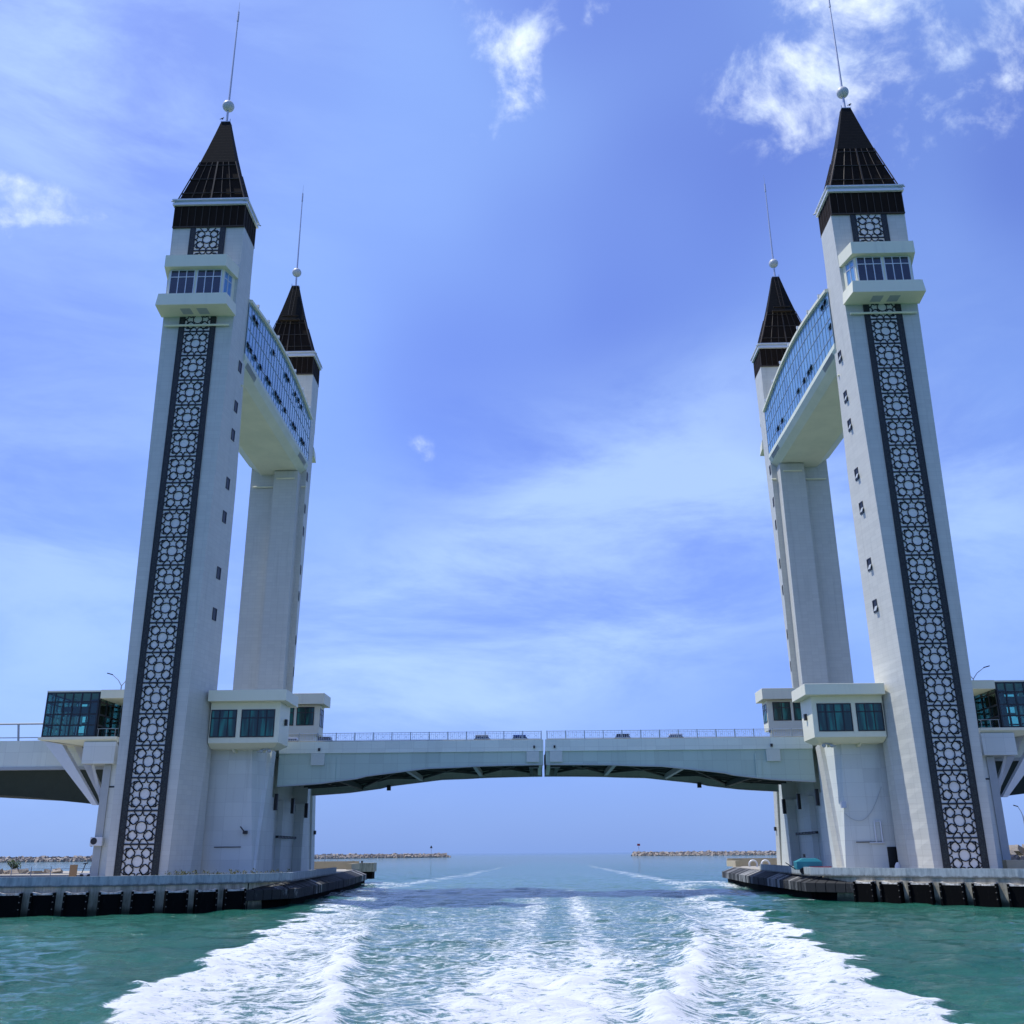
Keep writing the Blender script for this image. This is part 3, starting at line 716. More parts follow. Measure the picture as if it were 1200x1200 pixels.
    rm = MB(f); rm.loft([trap(3.95, 4.85, 122.35, 82.6), trap(3.95, 4.85, 122.35, 87.1)]); rm.build('balcony_room', 'cream_paint', t)
    for c in (-1, 1):
        x0, x1 = sorted((TX + c * .22, TX + c * 3.72)); n3 = 3; w = (x1 - x0) / 3
        fm = MB(f)
        for i in range(4): x = x0 + i * w; fm.box(x - .06, x + .06, 122.24, 122.38, 82.75, 86.95)
        for z in (82.8, 85.75, 86.9): fm.box(x0, x1, 122.245, 122.38, z - .06, z + .06)
        wo = fm.build('balcony_window', 'white_metal', t)
        g = MB(f); g.box(x0, x1, 122.30, 122.36, 82.8, 86.9); g.build('pane', 'dark_glass', wo)
    for c in (-1, 1):       # side windows follow the slanting cheek
        def Q(k, z, o): return (TX + c * (3.95 + .9 * k + o), 122.35 + 2.65 * k - o * .3, z)
        fm = MB(f)
        for k in (.1, .42, .74): fm.bar(Q(k, 82.75, .03), Q(k, 86.95, .03), .12)
        for z in (82.8, 85.75, 86.9): fm.bar(Q(.1, z, .03), Q(.74, z, .03), .1)
        wo = fm.build('balcony_window', 'white_metal', t)
        g = MB(f); g.hexa([Q(.1, 82.8, -.05), Q(.74, 82.8, -.05), Q(.74, 82.8, .012), Q(.1, 82.8, .012)], [Q(.1, 86.9, -.05), Q(.74, 86.9, -.05), Q(.74, 86.9, .012), Q(.1, 86.9, .012)]); g.build('pane', 'blue_glass', wo)
    for c in (-1, 1): vt = MB(f); x0, x1 = sorted((TX + c * .45, TX + c * 1.95)); vt.box(x0, x1, 122.6, 124.2, 80.66, 80.75); vt.build('soffit_hatch', 'grey_steel', t)
    pi = MB(f); pi.tube((TX - 4.75, YF - .35, 79.1), (TX + 4.75, YF - .35, 79.1), .17)
    for x in (-4, -1.5, 1.5, 4): pi.box(TX + x - .06, TX + x + .06, YF - .35, YF, 79.05, 79.15)
    pi.build('balcony_drain_pipe', 'cream_paint', t)
    return t
tower(-1, False, 'front left tower with dark star lattice down its face and a spire')
tower(1, False, 'front right tower with dark star lattice down its face and a spire')
tower(-1, True, 'rear left tower with dark pointed roof, partly hidden by the front left one')
tower(1, True, 'rear right tower with dark pointed roof, seen left of the front right one')

# ------------------------------------------------------------------ skybridges
def skybridge(sx, label, vents):
    f = fmap(sx, False); t = empty('skybridge', f(TX, YM, 74.5), label, 'skybridge', 'glazed skybridges joining the tower tops')
    y0, y1 = 130.32, 173.38; n = 28
    arch = lambda y: 86.7 + 2.2 * math.sin(math.pi * (y - y0) / (y1 - y0))
    Y = [y0 + (y1 - y0) * i / n for i in range(n + 1)]
    hull = MB(f)
    prof = lambda z0: [(44.15, 77.45), (44.05, 76.55), (44.5, 75.6), (45.6, 74.7), (52.9, 74.7), (54.4, 75.8), (55.4, 76.55), (55.3, 77.45)]
    hull.loft([[(x + (TX - x) * s_, y, z + (77.45 - z) * s_ * .9) for x, z in prof(0)] for y, s_ in ((y0, .0), (y0 + 1.2, 0), (YM, 0), (y1 - 1.2, 0), (y1, .0))])
    hull.build('floor_hull', 'soffit_cream', t, smooth=False)
    for x in (44.2, 55.3):
        gl = MB(f)
        for i in range(n):
            a, b = Y[i], Y[i + 1]; gl.hexa([(x - .03, a, 77.45), (x + .03, a, 77.45), (x + .03, b, 77.45), (x - .03, b, 77.45)], [(x - .03, a, arch(a) - .45), (x + .03, a, arch(a) - .45), (x + .03, b, arch(b) - .45), (x - .03, b, arch(b) - .45)])
        gl.build('glazing', 'blue_glass', t)
    for x in (44.13, 55.37):
        mu = MB(f)
        for i in range(n + 1): mu.box(x - .03, x + .05, Y[i] - .03, Y[i] + .03, 77.45, arch(Y[i]) - .4)
        for fr in (.18, .5, .75):
            for i in range(n):
                a, b = Y[i], Y[i + 1]; za = 77.45 + (arch(a) - .4 - 77.45) * fr; zb = 77.45 + (arch(b) - .4 - 77.45) * fr
                mu.bar((x, a, za), (x, b, zb), .055)
        mu.build('mullions', 'thin_mullion', t)
    rf = MB(f); rf.loft([[(43.75, y, arch(y) - .5), (43.75, y, arch(y) - .02), (44.6, y, arch(y) + .22), (55, y, arch(y) + .22), (55.75, y, arch(y) - .02), (55.75, y, arch(y) - .5)] for y in Y]); rf.build('roof', 'cream_paint', t)
    lug = MB(f)
    for i in range(2, n, 4): lug.box(43.6, 44.0, Y[i] - .12, Y[i] + .12, arch(Y[i]) - .1, arch(Y[i]) + .45)
    lug.build('roof_lugs', 'white_metal', t)
    for (yy, zz, k) in vents:
        for j in range(k):
            y = yy + j * (y1 - y0) / n; w = (y1 - y0) / n * .36; o = MB(f)
            o.hexa([(44.02, y - w, zz - .38), (44.1, y - w, zz - .38), (44.1, y + w, zz - .38), (44.02, y + w, zz - .38)], [(44.02, y - w, zz + .38), (44.1, y - w, zz + .38), (44.1, y + w, zz + .38), (44.02, y + w, zz + .38)])
            vo = o.build('vent_window', 'black_frame', t)
            o = MB(f); o.hexa([(43.72, y - w, zz - .3), (43.76, y - w, zz - .3), (43.76, y + w, zz - .3), (43.72, y + w, zz - .3)], [(44.0, y - w, zz + .4), (44.04, y - w, zz + .4), (44.04, y + w, zz + .4), (44.0, y + w, zz + .4)])
            o.build('pane', 'blue_glass', vo)
    for yy in (131.6, 166.5):
        g = MB(f)
        for k in range(9):
            z = 75.78 + k * .085; x = 44.42 - (z - 75.6) * .45
            g.box(x - .03, x + .05, yy, yy + 5, z, z + .045)
        g.build('vent_grille', 'grey_steel', t)
skybridge(-1, 'left arched blue-glass skybridge joining the two left towers', [(133, 85.0, 2), (131.2, 79.3, 2), (135.3, 79.3, 1), (138.4, 79.3, 1), (142.5, 79.4, 2), (148, 79.4, 3), (154.5, 79.4, 1), (144.8, 85.4, 1), (153.6, 85.6, 2), (160.5, 85.4, 1), (163, 85.4, 1), (165.4, 85.2, 1), (160.6, 79.4, 2), (167.4, 79.3, 2)])
skybridge(1, 'right arched blue-glass skybridge joining the two right towers', [(132, 85.4, 2), (131, 80.6, 1), (142.3, 79.6, 2), (146.6, 79.5, 1), (150.5, 79.5, 1), (162, 79.3, 1), (165.2, 79.2, 1)])

# ------------------------------------------------------------------ piers
def pier(sx, label):
    f = fmap(sx, False); t = empty('bridge_pier', f(48.5, YM, 3.2), label, 'bridge pier', 'bridge piers')
    y0, y1 = 133.5, 2 * YM - 133.5
    m = MB(f)
    def ring(z, ch, notch=0):
        a = 38.0
        q = [(59.0, y0), (a + ch, y0), (a, y0 + 1.0 + ch * 2.8), (a, 142.8 - notch), (39.4 + notch * .5, 142.8 - notch), (39.4 + notch * .5, 149.9), (38.6 + notch * .5, 149.9), (38.6 + notch * .5, 153.8), (39.4 + notch * .5, 153.8), (39.4 + notch * .5, 2 * YM - 142.8 + notch), (a, 2 * YM - 142.8 + notch), (a, y1 - 1.0 - ch * 2.8), (a + ch, y1), (59.0, y1)]
        return [(x, y, z) for x, y in q]
    m.loft([ring(3.2, .05), ring(9, .5), ring(13.6, .9)]); m.build('pier_wall', 'pier_panel', t)
    m = MB(f); m.loft([ring(13.6, .9, 2.0), ring(19.85, 1.3, 2.0)]); m.build('upper_pier_wall', 'pier_panel', t)
    # corner pilaster; on the right its own tile colour carries the sunlit look
    for yy in (y0, y1):
        s = 1 if yy == y0 else -1
        p = MB(f); p.hexa([(37.8, yy + s * .2, 3.2), (38.3, yy + s * .1, 3.2), (38.3, yy + s * 2.7, 3.2), (37.8, yy + s * 2.7, 3.2)], [(37.6, yy + s * 4.0, 19.6), (38.3, yy + s * 4.0, 19.6), (38.3, yy + s * 6.2, 19.6), (37.6, yy + s * 6.2, 19.6)])
        p.build('corner_pilaster', 'wall_tile' if sx > 0 else 'pier_panel', t)
    d = MB(f); d.box(37.9, 60, 140.45, 2 * YM - 140.45, 19.9, 21.1); d.build('deck_slab', 'girder_panel', t)
    r = MB(f); r.box(37.9, 62, 143, 2 * YM - 143, 21.104, 21.16); r.build('roadway', 'asphalt', t)
    for (y, z) in ((142.0, 13.0), (151.9, 12.9), (161.3, 12.6)):
        l = MB(f); l.box(37.5, 37.95, y - .22, y + .22, z - 1.1, z + 1.1); l.build('lamp_bracket', 'black_paint', t)
    b = MB(f); b.bar((38.2, 146, 8.4), (38.2, 157.5, 8.4), .16)
    for k in range(7): b.box(38.05, 38.5, 146 + k * 1.8, 146.2 + k * 1.8, 8.25, 8.6)
    b.build('pipe_rack', 'black_paint', t)
    p = MB(f); p.tube((43.2, 133.3, 7.0), (39.7, 133.3, 7.0), .06); p.build('conduit', 'black_paint', t)
    bm = MB(f); bm.box(57.2, 61.5, 131.98, 150, 17.6, 20.4); bm.build('cantilever_beam', 'pier_panel', t)
    gg = MB(f); gg.box(58.0, 59.02, 133.3, 133.52, 3.3, 17.5); gg.build('corner_trim', 'grey_steel', t)
    ln = MB(f); ln.box(55.0, 59.05, 133.42, 133.5, 14.6, 14.8); ln.build('joint_trim', 'black_frame', t)
    if sx > 0:
        dr = MB(f); dr.box(43.6, 44.75, 133.35, 133.55, 3.25, 6.4); dr.build('doorway', 'black_frame', t)
        pb = MB(f)
        for x in (42.3, 43.1): pb.tube((x, 133.25, 7.0), (x, 133.25, 9.6), .10)
        pb.tube((41.4, 133.25, 6.9), (43.3, 133.25, 6.9), .09); pb.bar((42.3, 133.3, 9.5), (43.1, 133.3, 9.5), .12)
        pb.build('pipe_bracket', 'white_metal', t)
        c = MB(f); prev = None
        for k in range(25):
            a = k / 24; x = 38.6 + 5.2 * a; z = 10.6 + 3.2 * a - 4.6 * a * (1 - a) * 1.0 - 1.2 * math.sin(math.pi * a)
            if prev: c.tube(prev, (x, 133.3, z), .035, seg=6)
            prev = (x, 133.3, z)
        c.build('hanging_cable', 'grey_steel', t)
        s = MB(f); s.box(38.3, 38.9, 133.0, 133.5, 11.2, 12.0); s.build('switch_box', 'aluminium', t)
    else:
        s = MB(f); s.box(39.0, 39.5, 132.9, 133.5, 8.6, 9.0); s.bar((39.3, 133.2, 8.8), (39.8, 132.7, 9.5), .12); s.build('floodlight', 'black_paint', t)
    s = MB(f); s.box(37.75, 38.7, y1 - 2.6, y1 - 2.1, 9.3, 9.5); s.box(37.4, 37.85, y1 - 2.6, y1 - 2.1, 9.1, 9.7); s.build('floodlight', 'black_paint', t)
pier(-1, 'left bluish grey panelled bridge pier behind the front left tower')
pier(1, 'right bluish grey panelled bridge pier with a dark doorway, behind the front right tower')

# ------------------------------------------------------------------ bridge leaves
def soffit(x): return float(np.interp(x, [0, .9, 5, 9.5, 12, 16.5, 19.5, 24.8, 26.2, 31.4, 34.4, 37.5], [17.7, 17.7, 17.66, 17.58, 17.45, 17.33, 16.98, 16.4, 16.05, 15.42, 15.22, 15.05]))
YR0, YR1 = 140.5, 2 * YM - 140.5
def leaf(sx, label):
    f = fmap(sx, False); t = empty('bridge_leaf', f(18.7, YM, 15), label, 'bridge leaf', 'two raising leaves of the bascule bridge')
    xs = [.17 + (37.4 - .17) * i / 30 for i in range(31)]
    for y in (YR0, YR1 - .7):
        g = MB(f); g.loft([[(x, y + .12, soffit(x)), (x, y + .58, soffit(x)), (x, y + .58, 19.5), (x, y + .12, 19.5)] for x in xs]); g.build('main_girder', 'girder_panel', t)
        fl = MB(f); fl.loft([[(x, y - .02, soffit(x) - .12), (x, y + .72, soffit(x) - .12), (x, y + .72, soffit(x) + .02), (x, y - .02, soffit(x) + .02)] for x in xs]); fl.build('girder_flange', 'grey_steel', t)
    for y in (YR0 - .12, YR1 - .33): e = MB(f); e.box(.13, 37.4, y, y + .45, 19.45, 21.05); e.build('deck_fascia', 'fascia_panel', t)
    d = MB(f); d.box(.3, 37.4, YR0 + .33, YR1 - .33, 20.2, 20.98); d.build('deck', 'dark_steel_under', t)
    r = MB(f); r.box(.3, 37.4, YR0 + 2.4, YR1 - 2.4, 20.984, 21.05); r.build('roadway', 'asphalt', t)
    for y in (YR0 + .33, YR1 - 2.4): w = MB(f); w.box(.3, 37.4, y, y + 2.06, 20.984, 21.18); w.build('walkway', 'platform_top', t)
    for (a, b) in ((.75, 2.5), (30.9, 32.8)): bl = MB(f); bl.box(a, b, YR0 - .2, YR0 + .15, 17.98 if a < 5 else 17.8, 19.42); bl.build('girder_block', 'girder_block', t)
    pl = MB(f); pl.box(29.3, 30.1, YR0 - .03, YR0 + .14, soffit(29.7), 18.9); pl.build('girder_stiffener', 'girder_panel', t)
    for x in (.35, 1.6, 9.7, 19.3, 29.0):
        c = MB(f); zz = soffit(x); c.box(x, x + .55, YR0 + .6, YR1 - .72, zz + .05, zz + .75)
        c.build('cross_beam', 'grey_steel' if x in (9.7, 19.3) else 'dark_steel_under' if x > .4 else 'girder_panel', t)
    for k, y in enumerate((YR0 + 3.2, YR0 + 6.5, YR0 + 10, YM + 1.7, YM + 5.2, YM + 8.2)):
        c = MB(f); c.loft([[(x, y, soffit(x) + .8), (x, y + .35, soffit(x) + .8), (x, y + .35, 20.2), (x, y, 20.2)] for x in xs]); c.build('stringer', 'dark_steel_under', t)
    for x in (4.5, 14, 24, 33):
        c = MB(f); c.box(x, x + .3, YR0 + .6, YR1 - .72, soffit(x) + .9, 20.2); c.build('floor_beam', 'dark_steel_under', t)
    db = MB(f)
    for a, b in zip((1.9, 10, 19.6), (9.7, 19.3, 29)):
        db.bar((a, YR0 + .8, soffit(a) + .5), (b, YR1 - 1, soffit(b) + .5), .3); db.bar((a, YR1 - 1, soffit(a) + .5), (b, YR0 + .8, soffit(b) + .5), .3)
    db.build('wind_bracing', 'dark_steel_under', t)
    for q in ((.8, 2.2, YR0 + 1.2, YR0 + 3, 17.35, 17.6), (24.5, 25.1, YR1 - 1.5, YR1 - .9, 15.6, 16.4)): bx = MB(f); bx.box(*q); bx.build('underside_box', 'black_paint', t)
    for q in ((31.55, 31.85, YR0 - .35, YR0 - .1, 19.75, 20.15), (1.3, 1.55, YR0 - .35, YR0 - .1, 19.85, 20.2)): lm = MB(f); lm.box(*q); lm.build('marker_light', 'black_paint', t)
    for y in (YR0 + .05, YR1 - .05):
        ra = MB(f); ra.box(.35, 37.3, y - .04, y + .04, 22.16, 22.24); ra.box(.35, 37.3, y - .03, y + .03, 21.2, 21.26)
        ra.box(.35, 37.3, y - .02, y + .02, 21.94, 21.98)
        x = .5
        k = 0
        while x < 37.2: ra.box(x - .018, x + .018, y - .02, y + .02, 21.22, 22.2 if k % 2 else 21.96); x += .27; k += 1
        x = .9
        while x < 36.5:      # small lozenges between the bars
            for s in (-1, 1): ra.bar((x, y, 21.6 + s * .2), (x + .27, y, 21.6), .03); ra.bar((x + .54, y, 21.6 + s * .2), (x + .27, y, 21.6), .03)
            x += 1.08
        ro = ra.build('railing', 'white_metal', t)
        x = .4
        while x < 37.4:
            p = MB(f); p.box(x - .06, x + .06, y - .06, y + .06, 21.0, 22.28); p.build('post', 'grey_steel', ro); x += 2.64
    return t
leaf(-1, 'left half of the low grey drawbridge span, reaching from the left pier')
leaf(1, 'right half of the low grey drawbridge span, reaching from the right pier')

# ------------------------------------------------------------------ control cabins beside the towers
def window_grid(f, t, axis, c, a0, a1, z0, z1, nv, hz, out, pane='green_glass', frame='black_frame', name='window', th=.07):
    """window lying in a plane: axis 'y' -> plane y=c spanning x, axis 'x' -> plane x=c spanning y; out = direction towards outside"""
    def B(m, u0, u1, w0, w1, q0, q1):
        w0, w1 = sorted((c + out * w0, c + out * w1))
        if axis == 'y': m.box(u0, u1, w0, w1, q0, q1)
        else: m.box(w0, w1, u0, u1, q0, q1)
    fr = MB(f)
    for i in range(nv + 1):
        u = a0 + (a1 - a0) * i / nv; u = min(max(u, a0 + th), a1 - th); B(fr, u - th, u + th, -.02, .07, z0, z1)
    for z in [z0 + th, z1 - th] + hz: B(fr, a0, a1, -.02, .065, z - th, z + th)
    wo = fr.build(name, frame, t)
    g = MB(f); B(g, a0 + .02, a1 - .02, -.02, .02, z0 + .02, z1 - .02); g.build('pane', pane, wo); return wo
def front_cabin(sx, label):
    f = fmap(sx, False); t = empty('control_cabin', f(39, 133, 19.9), label, 'control cabin', 'control cabins at deck level')
    w = MB(f); w.loft([[(35.9, 131.4, 19.3), (44.2, 131.4, 19.3), (44.2, 134.6, 19.3), (35.9, 134.6, 19.3)], [(34.95, 130, 19.88), (44.2, 130, 19.88), (44.2, 135.3, 19.88), (34.95, 135.3, 19.88)], [(34.95, 130, 25.15), (44.2, 130, 25.15), (44.2, 135.3, 25.15), (34.95, 135.3, 25.15)]]); w.build('wall', 'cream_paint', t)
    r = MB(f); r.box(33.95, 44.3, 128.7, 135.6, 25.16, 26.6); r.build('roof', 'cream_paint', t, bevel=.04)
    window_grid(f, t, 'y', 130, 35.6, 40.05, 20.6, 24.2, 4, [23.1], -1)
    window_grid(f, t, 'y', 130, 40.65, 44.1, 20.6, 24.2, 3, [23.1], -1)
    b = MB(f)
    for x in (37.4, 41.2): b.loft([[(x, 130.1, 19.85), (x + .3, 130.1, 19.85), (x + .3, 133.4, 19.85), (x, 133.4, 19.85)], [(x, 132.6, 18.9), (x + .3, 132.6, 18.9), (x + .3, 133.45, 18.9), (x, 133.45, 18.9)]])
    b.build('bracket', 'cream_paint', t)
    l = MB(f); l.box(34.6, 34.93, 132.6, 133.1, 22.4, 23.2); l.build('wall_lamp', 'black_paint', t)
    l = MB(f); l.bar((36.6, 131.5, 19.3), (38.0, 131.8, 18.9), .18); l.ball((36.4, 131.4, 18.95), .28, 10, 6); l.ball((37.4, 131.3, 18.9), .25, 10, 6); l.build('floodlight', 'grey_steel', t)
def rear_cabin(sx, label):
    f = fmap(sx, False); t = empty('control_cabin', f(40, 162, 21.1), label, 'control cabin', 'control cabins at deck level')
    w = MB(f); w.box(36.2, 44, 160, 163.3, 24.3, 29.0); w.box(37.0, 44, 160.3, 163.2, 21.2, 24.3); w.build('wall', 'cream_paint', t)
    r = MB(f); r.box(35.3, 44.2, 158.7, 163.8, 29.01, 30.75); r.build('roof', 'cream_paint', t, bevel=.04)
    window_grid(f, t, 'y', 160, 37.1, 39.95, 25.75, 28.7, 2, [27.8], -1)
    window_grid(f, t, 'y', 160, 40.4, 43, 25.75, 28.7, 2, [27.8], -1)
    window_grid(f, t, 'x', 36.2, 160.4, 162.9, 25.6, 28.5, 2, [27.6], -1)
    l = MB(f); l.box(36.2, 36.5, 160.02, 160.4, 23.9, 24.3); l.build('wall_lamp', 'black_paint', t)
front_cabin(-1, 'cream control cabin with dark green windows beside the front left tower')
front_cabin(1, 'cream control cabin with dark green windows beside the front right tower')
rear_cabin(-1, 'smaller cream control cabin at the far left end of the span, beyond the railing')
rear_cabin(1, 'smaller cream control cabin at the far right end of the span, beyond the railing')

# ------------------------------------------------------------------ glazed lobbies on the outer side
def lobby(sx, label):
    f = fmap(sx, False); t = empty('glass_lobby', f(63, 136, 20.5), label, 'glass lobby', 'glazed lobbies outside the towers')
    fl = MB(f); fl.loft([[(61.0, 133, 19.9), (57.2, 133, 19.9), (57.2, 142, 19.9), (61.0, 142, 19.9)], [(67.8, 131.9, 20.75), (57.2, 131.9, 20.75), (57.2, 142.5, 20.75), (67.8, 142.5, 20.75)], [(67.8, 131.9, 21.1), (57.2, 131.9, 21.1), (57.2, 142.5, 21.1), (67.8, 142.5, 21.1)]]); fl.build('floor_slab', 'cream_paint', t)
    r = MB(f); r.box(59.95, 67.5, 132.05, 142, 27.08, 27.3); r.box(56.0, 60.1, 132.0, 142, 26.2, 27.35); r.build('roof', 'cream_paint', t)
    bw = MB(f); bw.box(57.0, 60, 139, 139.3, 21.1, 26.2); bw.box(57.0, 60.0, 134, 139, 21.1, 21.16); bw.build('inner_wall', 'dark_interior', t); bw = MB(f); bw.box(63.0, 64.2, 138.5, 140.5, 21.1, 27.0); bw.build('inner_wall', 'dark_interior', t)
    cols = MB(f)
    for x in (61.3, 65.9): cols.box(x - .18, x + .18, 137.0, 137.4, 21.1, 27.05)
    for x in (66.5, 65.9, 65.2, 64.6): cols.box(x - .11, x + .11, 133.4, 133.6, 21.3, 24.6)
    for x in (63.6, 62.9): cols.box(x - .11, x + .11, 133.2, 133.4, 22.6, 24.0)
    cols.build('inner_column', 'white_metal', t)
    bk = MB(f); bk.box(60.5, 67.2, 136.0, 136.8, 24.4, 25.7); bk.build('ceiling_beam', 'dark_interior', t)
    rows = [21.15, 22.65, 24.1, 25.75, 27.05]
    def grid(axis, c, a0, a1, nv, out):
        g = window_grid(f, t, axis, c, a0, a1, 21.12, 27.08, nv, rows[1:4], out, 'lobby_glass', 'black_frame', 'glazing', .10)
    grid('y', 132.1, 60.2, 67.45, 6, -1); grid('x', 67.45, 132.2, 142, 6, 1); grid('x', 60.15, 132.2, 139, 3, -1); grid('y', 142.0, 60.2, 67.4, 6, 1)
    h = MB(f); h.box(57.3, 60.1, 132.3, 132.36, 22.15, 22.21)
    for x in (57.6, 58.8, 59.9): h.box(x, x + .05, 132.3, 132.36, 21.1, 22.2)
    h.build('handrail', 'grey_steel', t)
    s = MB(f)
    s.hexa([(59.2, 133.2, 12.4), (59.9, 133.2, 12.4), (59.9, 133.9, 12.4), (59.2, 133.9, 12.4)], [(64.6, 132.3, 20.15), (67.3, 132.3, 20.7), (67.3, 133.6, 20.7), (64.6, 133.6, 20.15)])
    s.build('strut', 'white_metal', t)
    s = MB(f); s.hexa([(59.0, 136.2, 12.6), (59.8, 136.2, 12.6), (59.8, 136.8, 12.6), (59.0, 136.8, 12.6)], [(63.6, 136.2, 20.2), (64.8, 136.2, 20.4), (64.8, 137.2, 20.4), (63.6, 137.2, 20.2)]); s.build('strut', 'white_metal', t)
    s = MB(f); s.bar((59.2, 134.6, 12.6), (60.7, 133.6, 17.6), .35); s.build('strut', 'white_metal', t)
lobby(-1, 'black-framed glass lobby on white struts left of the front left tower')
lobby(1, 'black-framed glass lobby at the right edge, beside the front right tower')

# ------------------------------------------------------------------ approach viaducts
def approach(sx, label):
    f = fmap(sx, False); t = empty('approach_viaduct', f(90, YM, 12), label, 'viaduct', 'approach viaducts')
    x0, x1 = 61.6, 260
    for y in (YR0, YR1 - .4):
        p = MB(f); p.box(x0, x1, y, y + .4, 17.95, 21.6); p.build('parapet', 'fascia_panel', t)
        e = MB(f); e.box(x0, x1, y - .12, y + .7, 17.55, 17.94); e.build('edge_flange', 'grey_steel', t)
    d = MB(f); d.box(x0, x1, YR0 + .42, YR1 - .42, 20.0, 20.9); d.build('deck', 'dark_steel_under', t)
    r = MB(f); r.box(x0, x1, YR0 + .45, YR1 - .45, 20.904, 20.97); r.build('roadway', 'asphalt', t)
    bz = lambda x: float(np.interp(x, [61, 66, 75, 90, 110, 130, 150], [12.6, 13.2, 14.2, 15.1, 15.4, 14.4, 12.6]))
    xs = list(np.linspace(60.2, 150, 24))
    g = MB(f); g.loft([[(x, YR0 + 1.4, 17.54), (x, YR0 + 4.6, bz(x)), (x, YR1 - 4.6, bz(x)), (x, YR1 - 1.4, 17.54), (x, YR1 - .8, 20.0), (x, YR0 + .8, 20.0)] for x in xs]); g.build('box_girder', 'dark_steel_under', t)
    g = MB(f); g.box(147, 153, YR0 + 4, YR1 - 4, SEA - 3, 12.7); g.build('support_column', 'quay_concrete', t)
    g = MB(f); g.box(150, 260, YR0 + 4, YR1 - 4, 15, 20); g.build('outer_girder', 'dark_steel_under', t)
    ra = MB(f)
    ra.tube((60.5, YR0 + .3, 24.0), (x1, YR0 + .3, 24.0), .13); ra.box(60.5, x1, YR0 + .25, YR0 + .35, 22.0, 22.12)
    x = 75.0
    while x < 140: ra.bar((x, YR0 + .3, 21.5), (x + .35, YR0 + .3, 23.9), .22); x += 7.2
    x = 75.2
    ra.build('railing', 'grey_steel', t)
approach(-1, 'left approach viaduct with curved dark underside, at the left edge')
approach(1, 'right approach viaduct with curved dark underside, at the right edge')

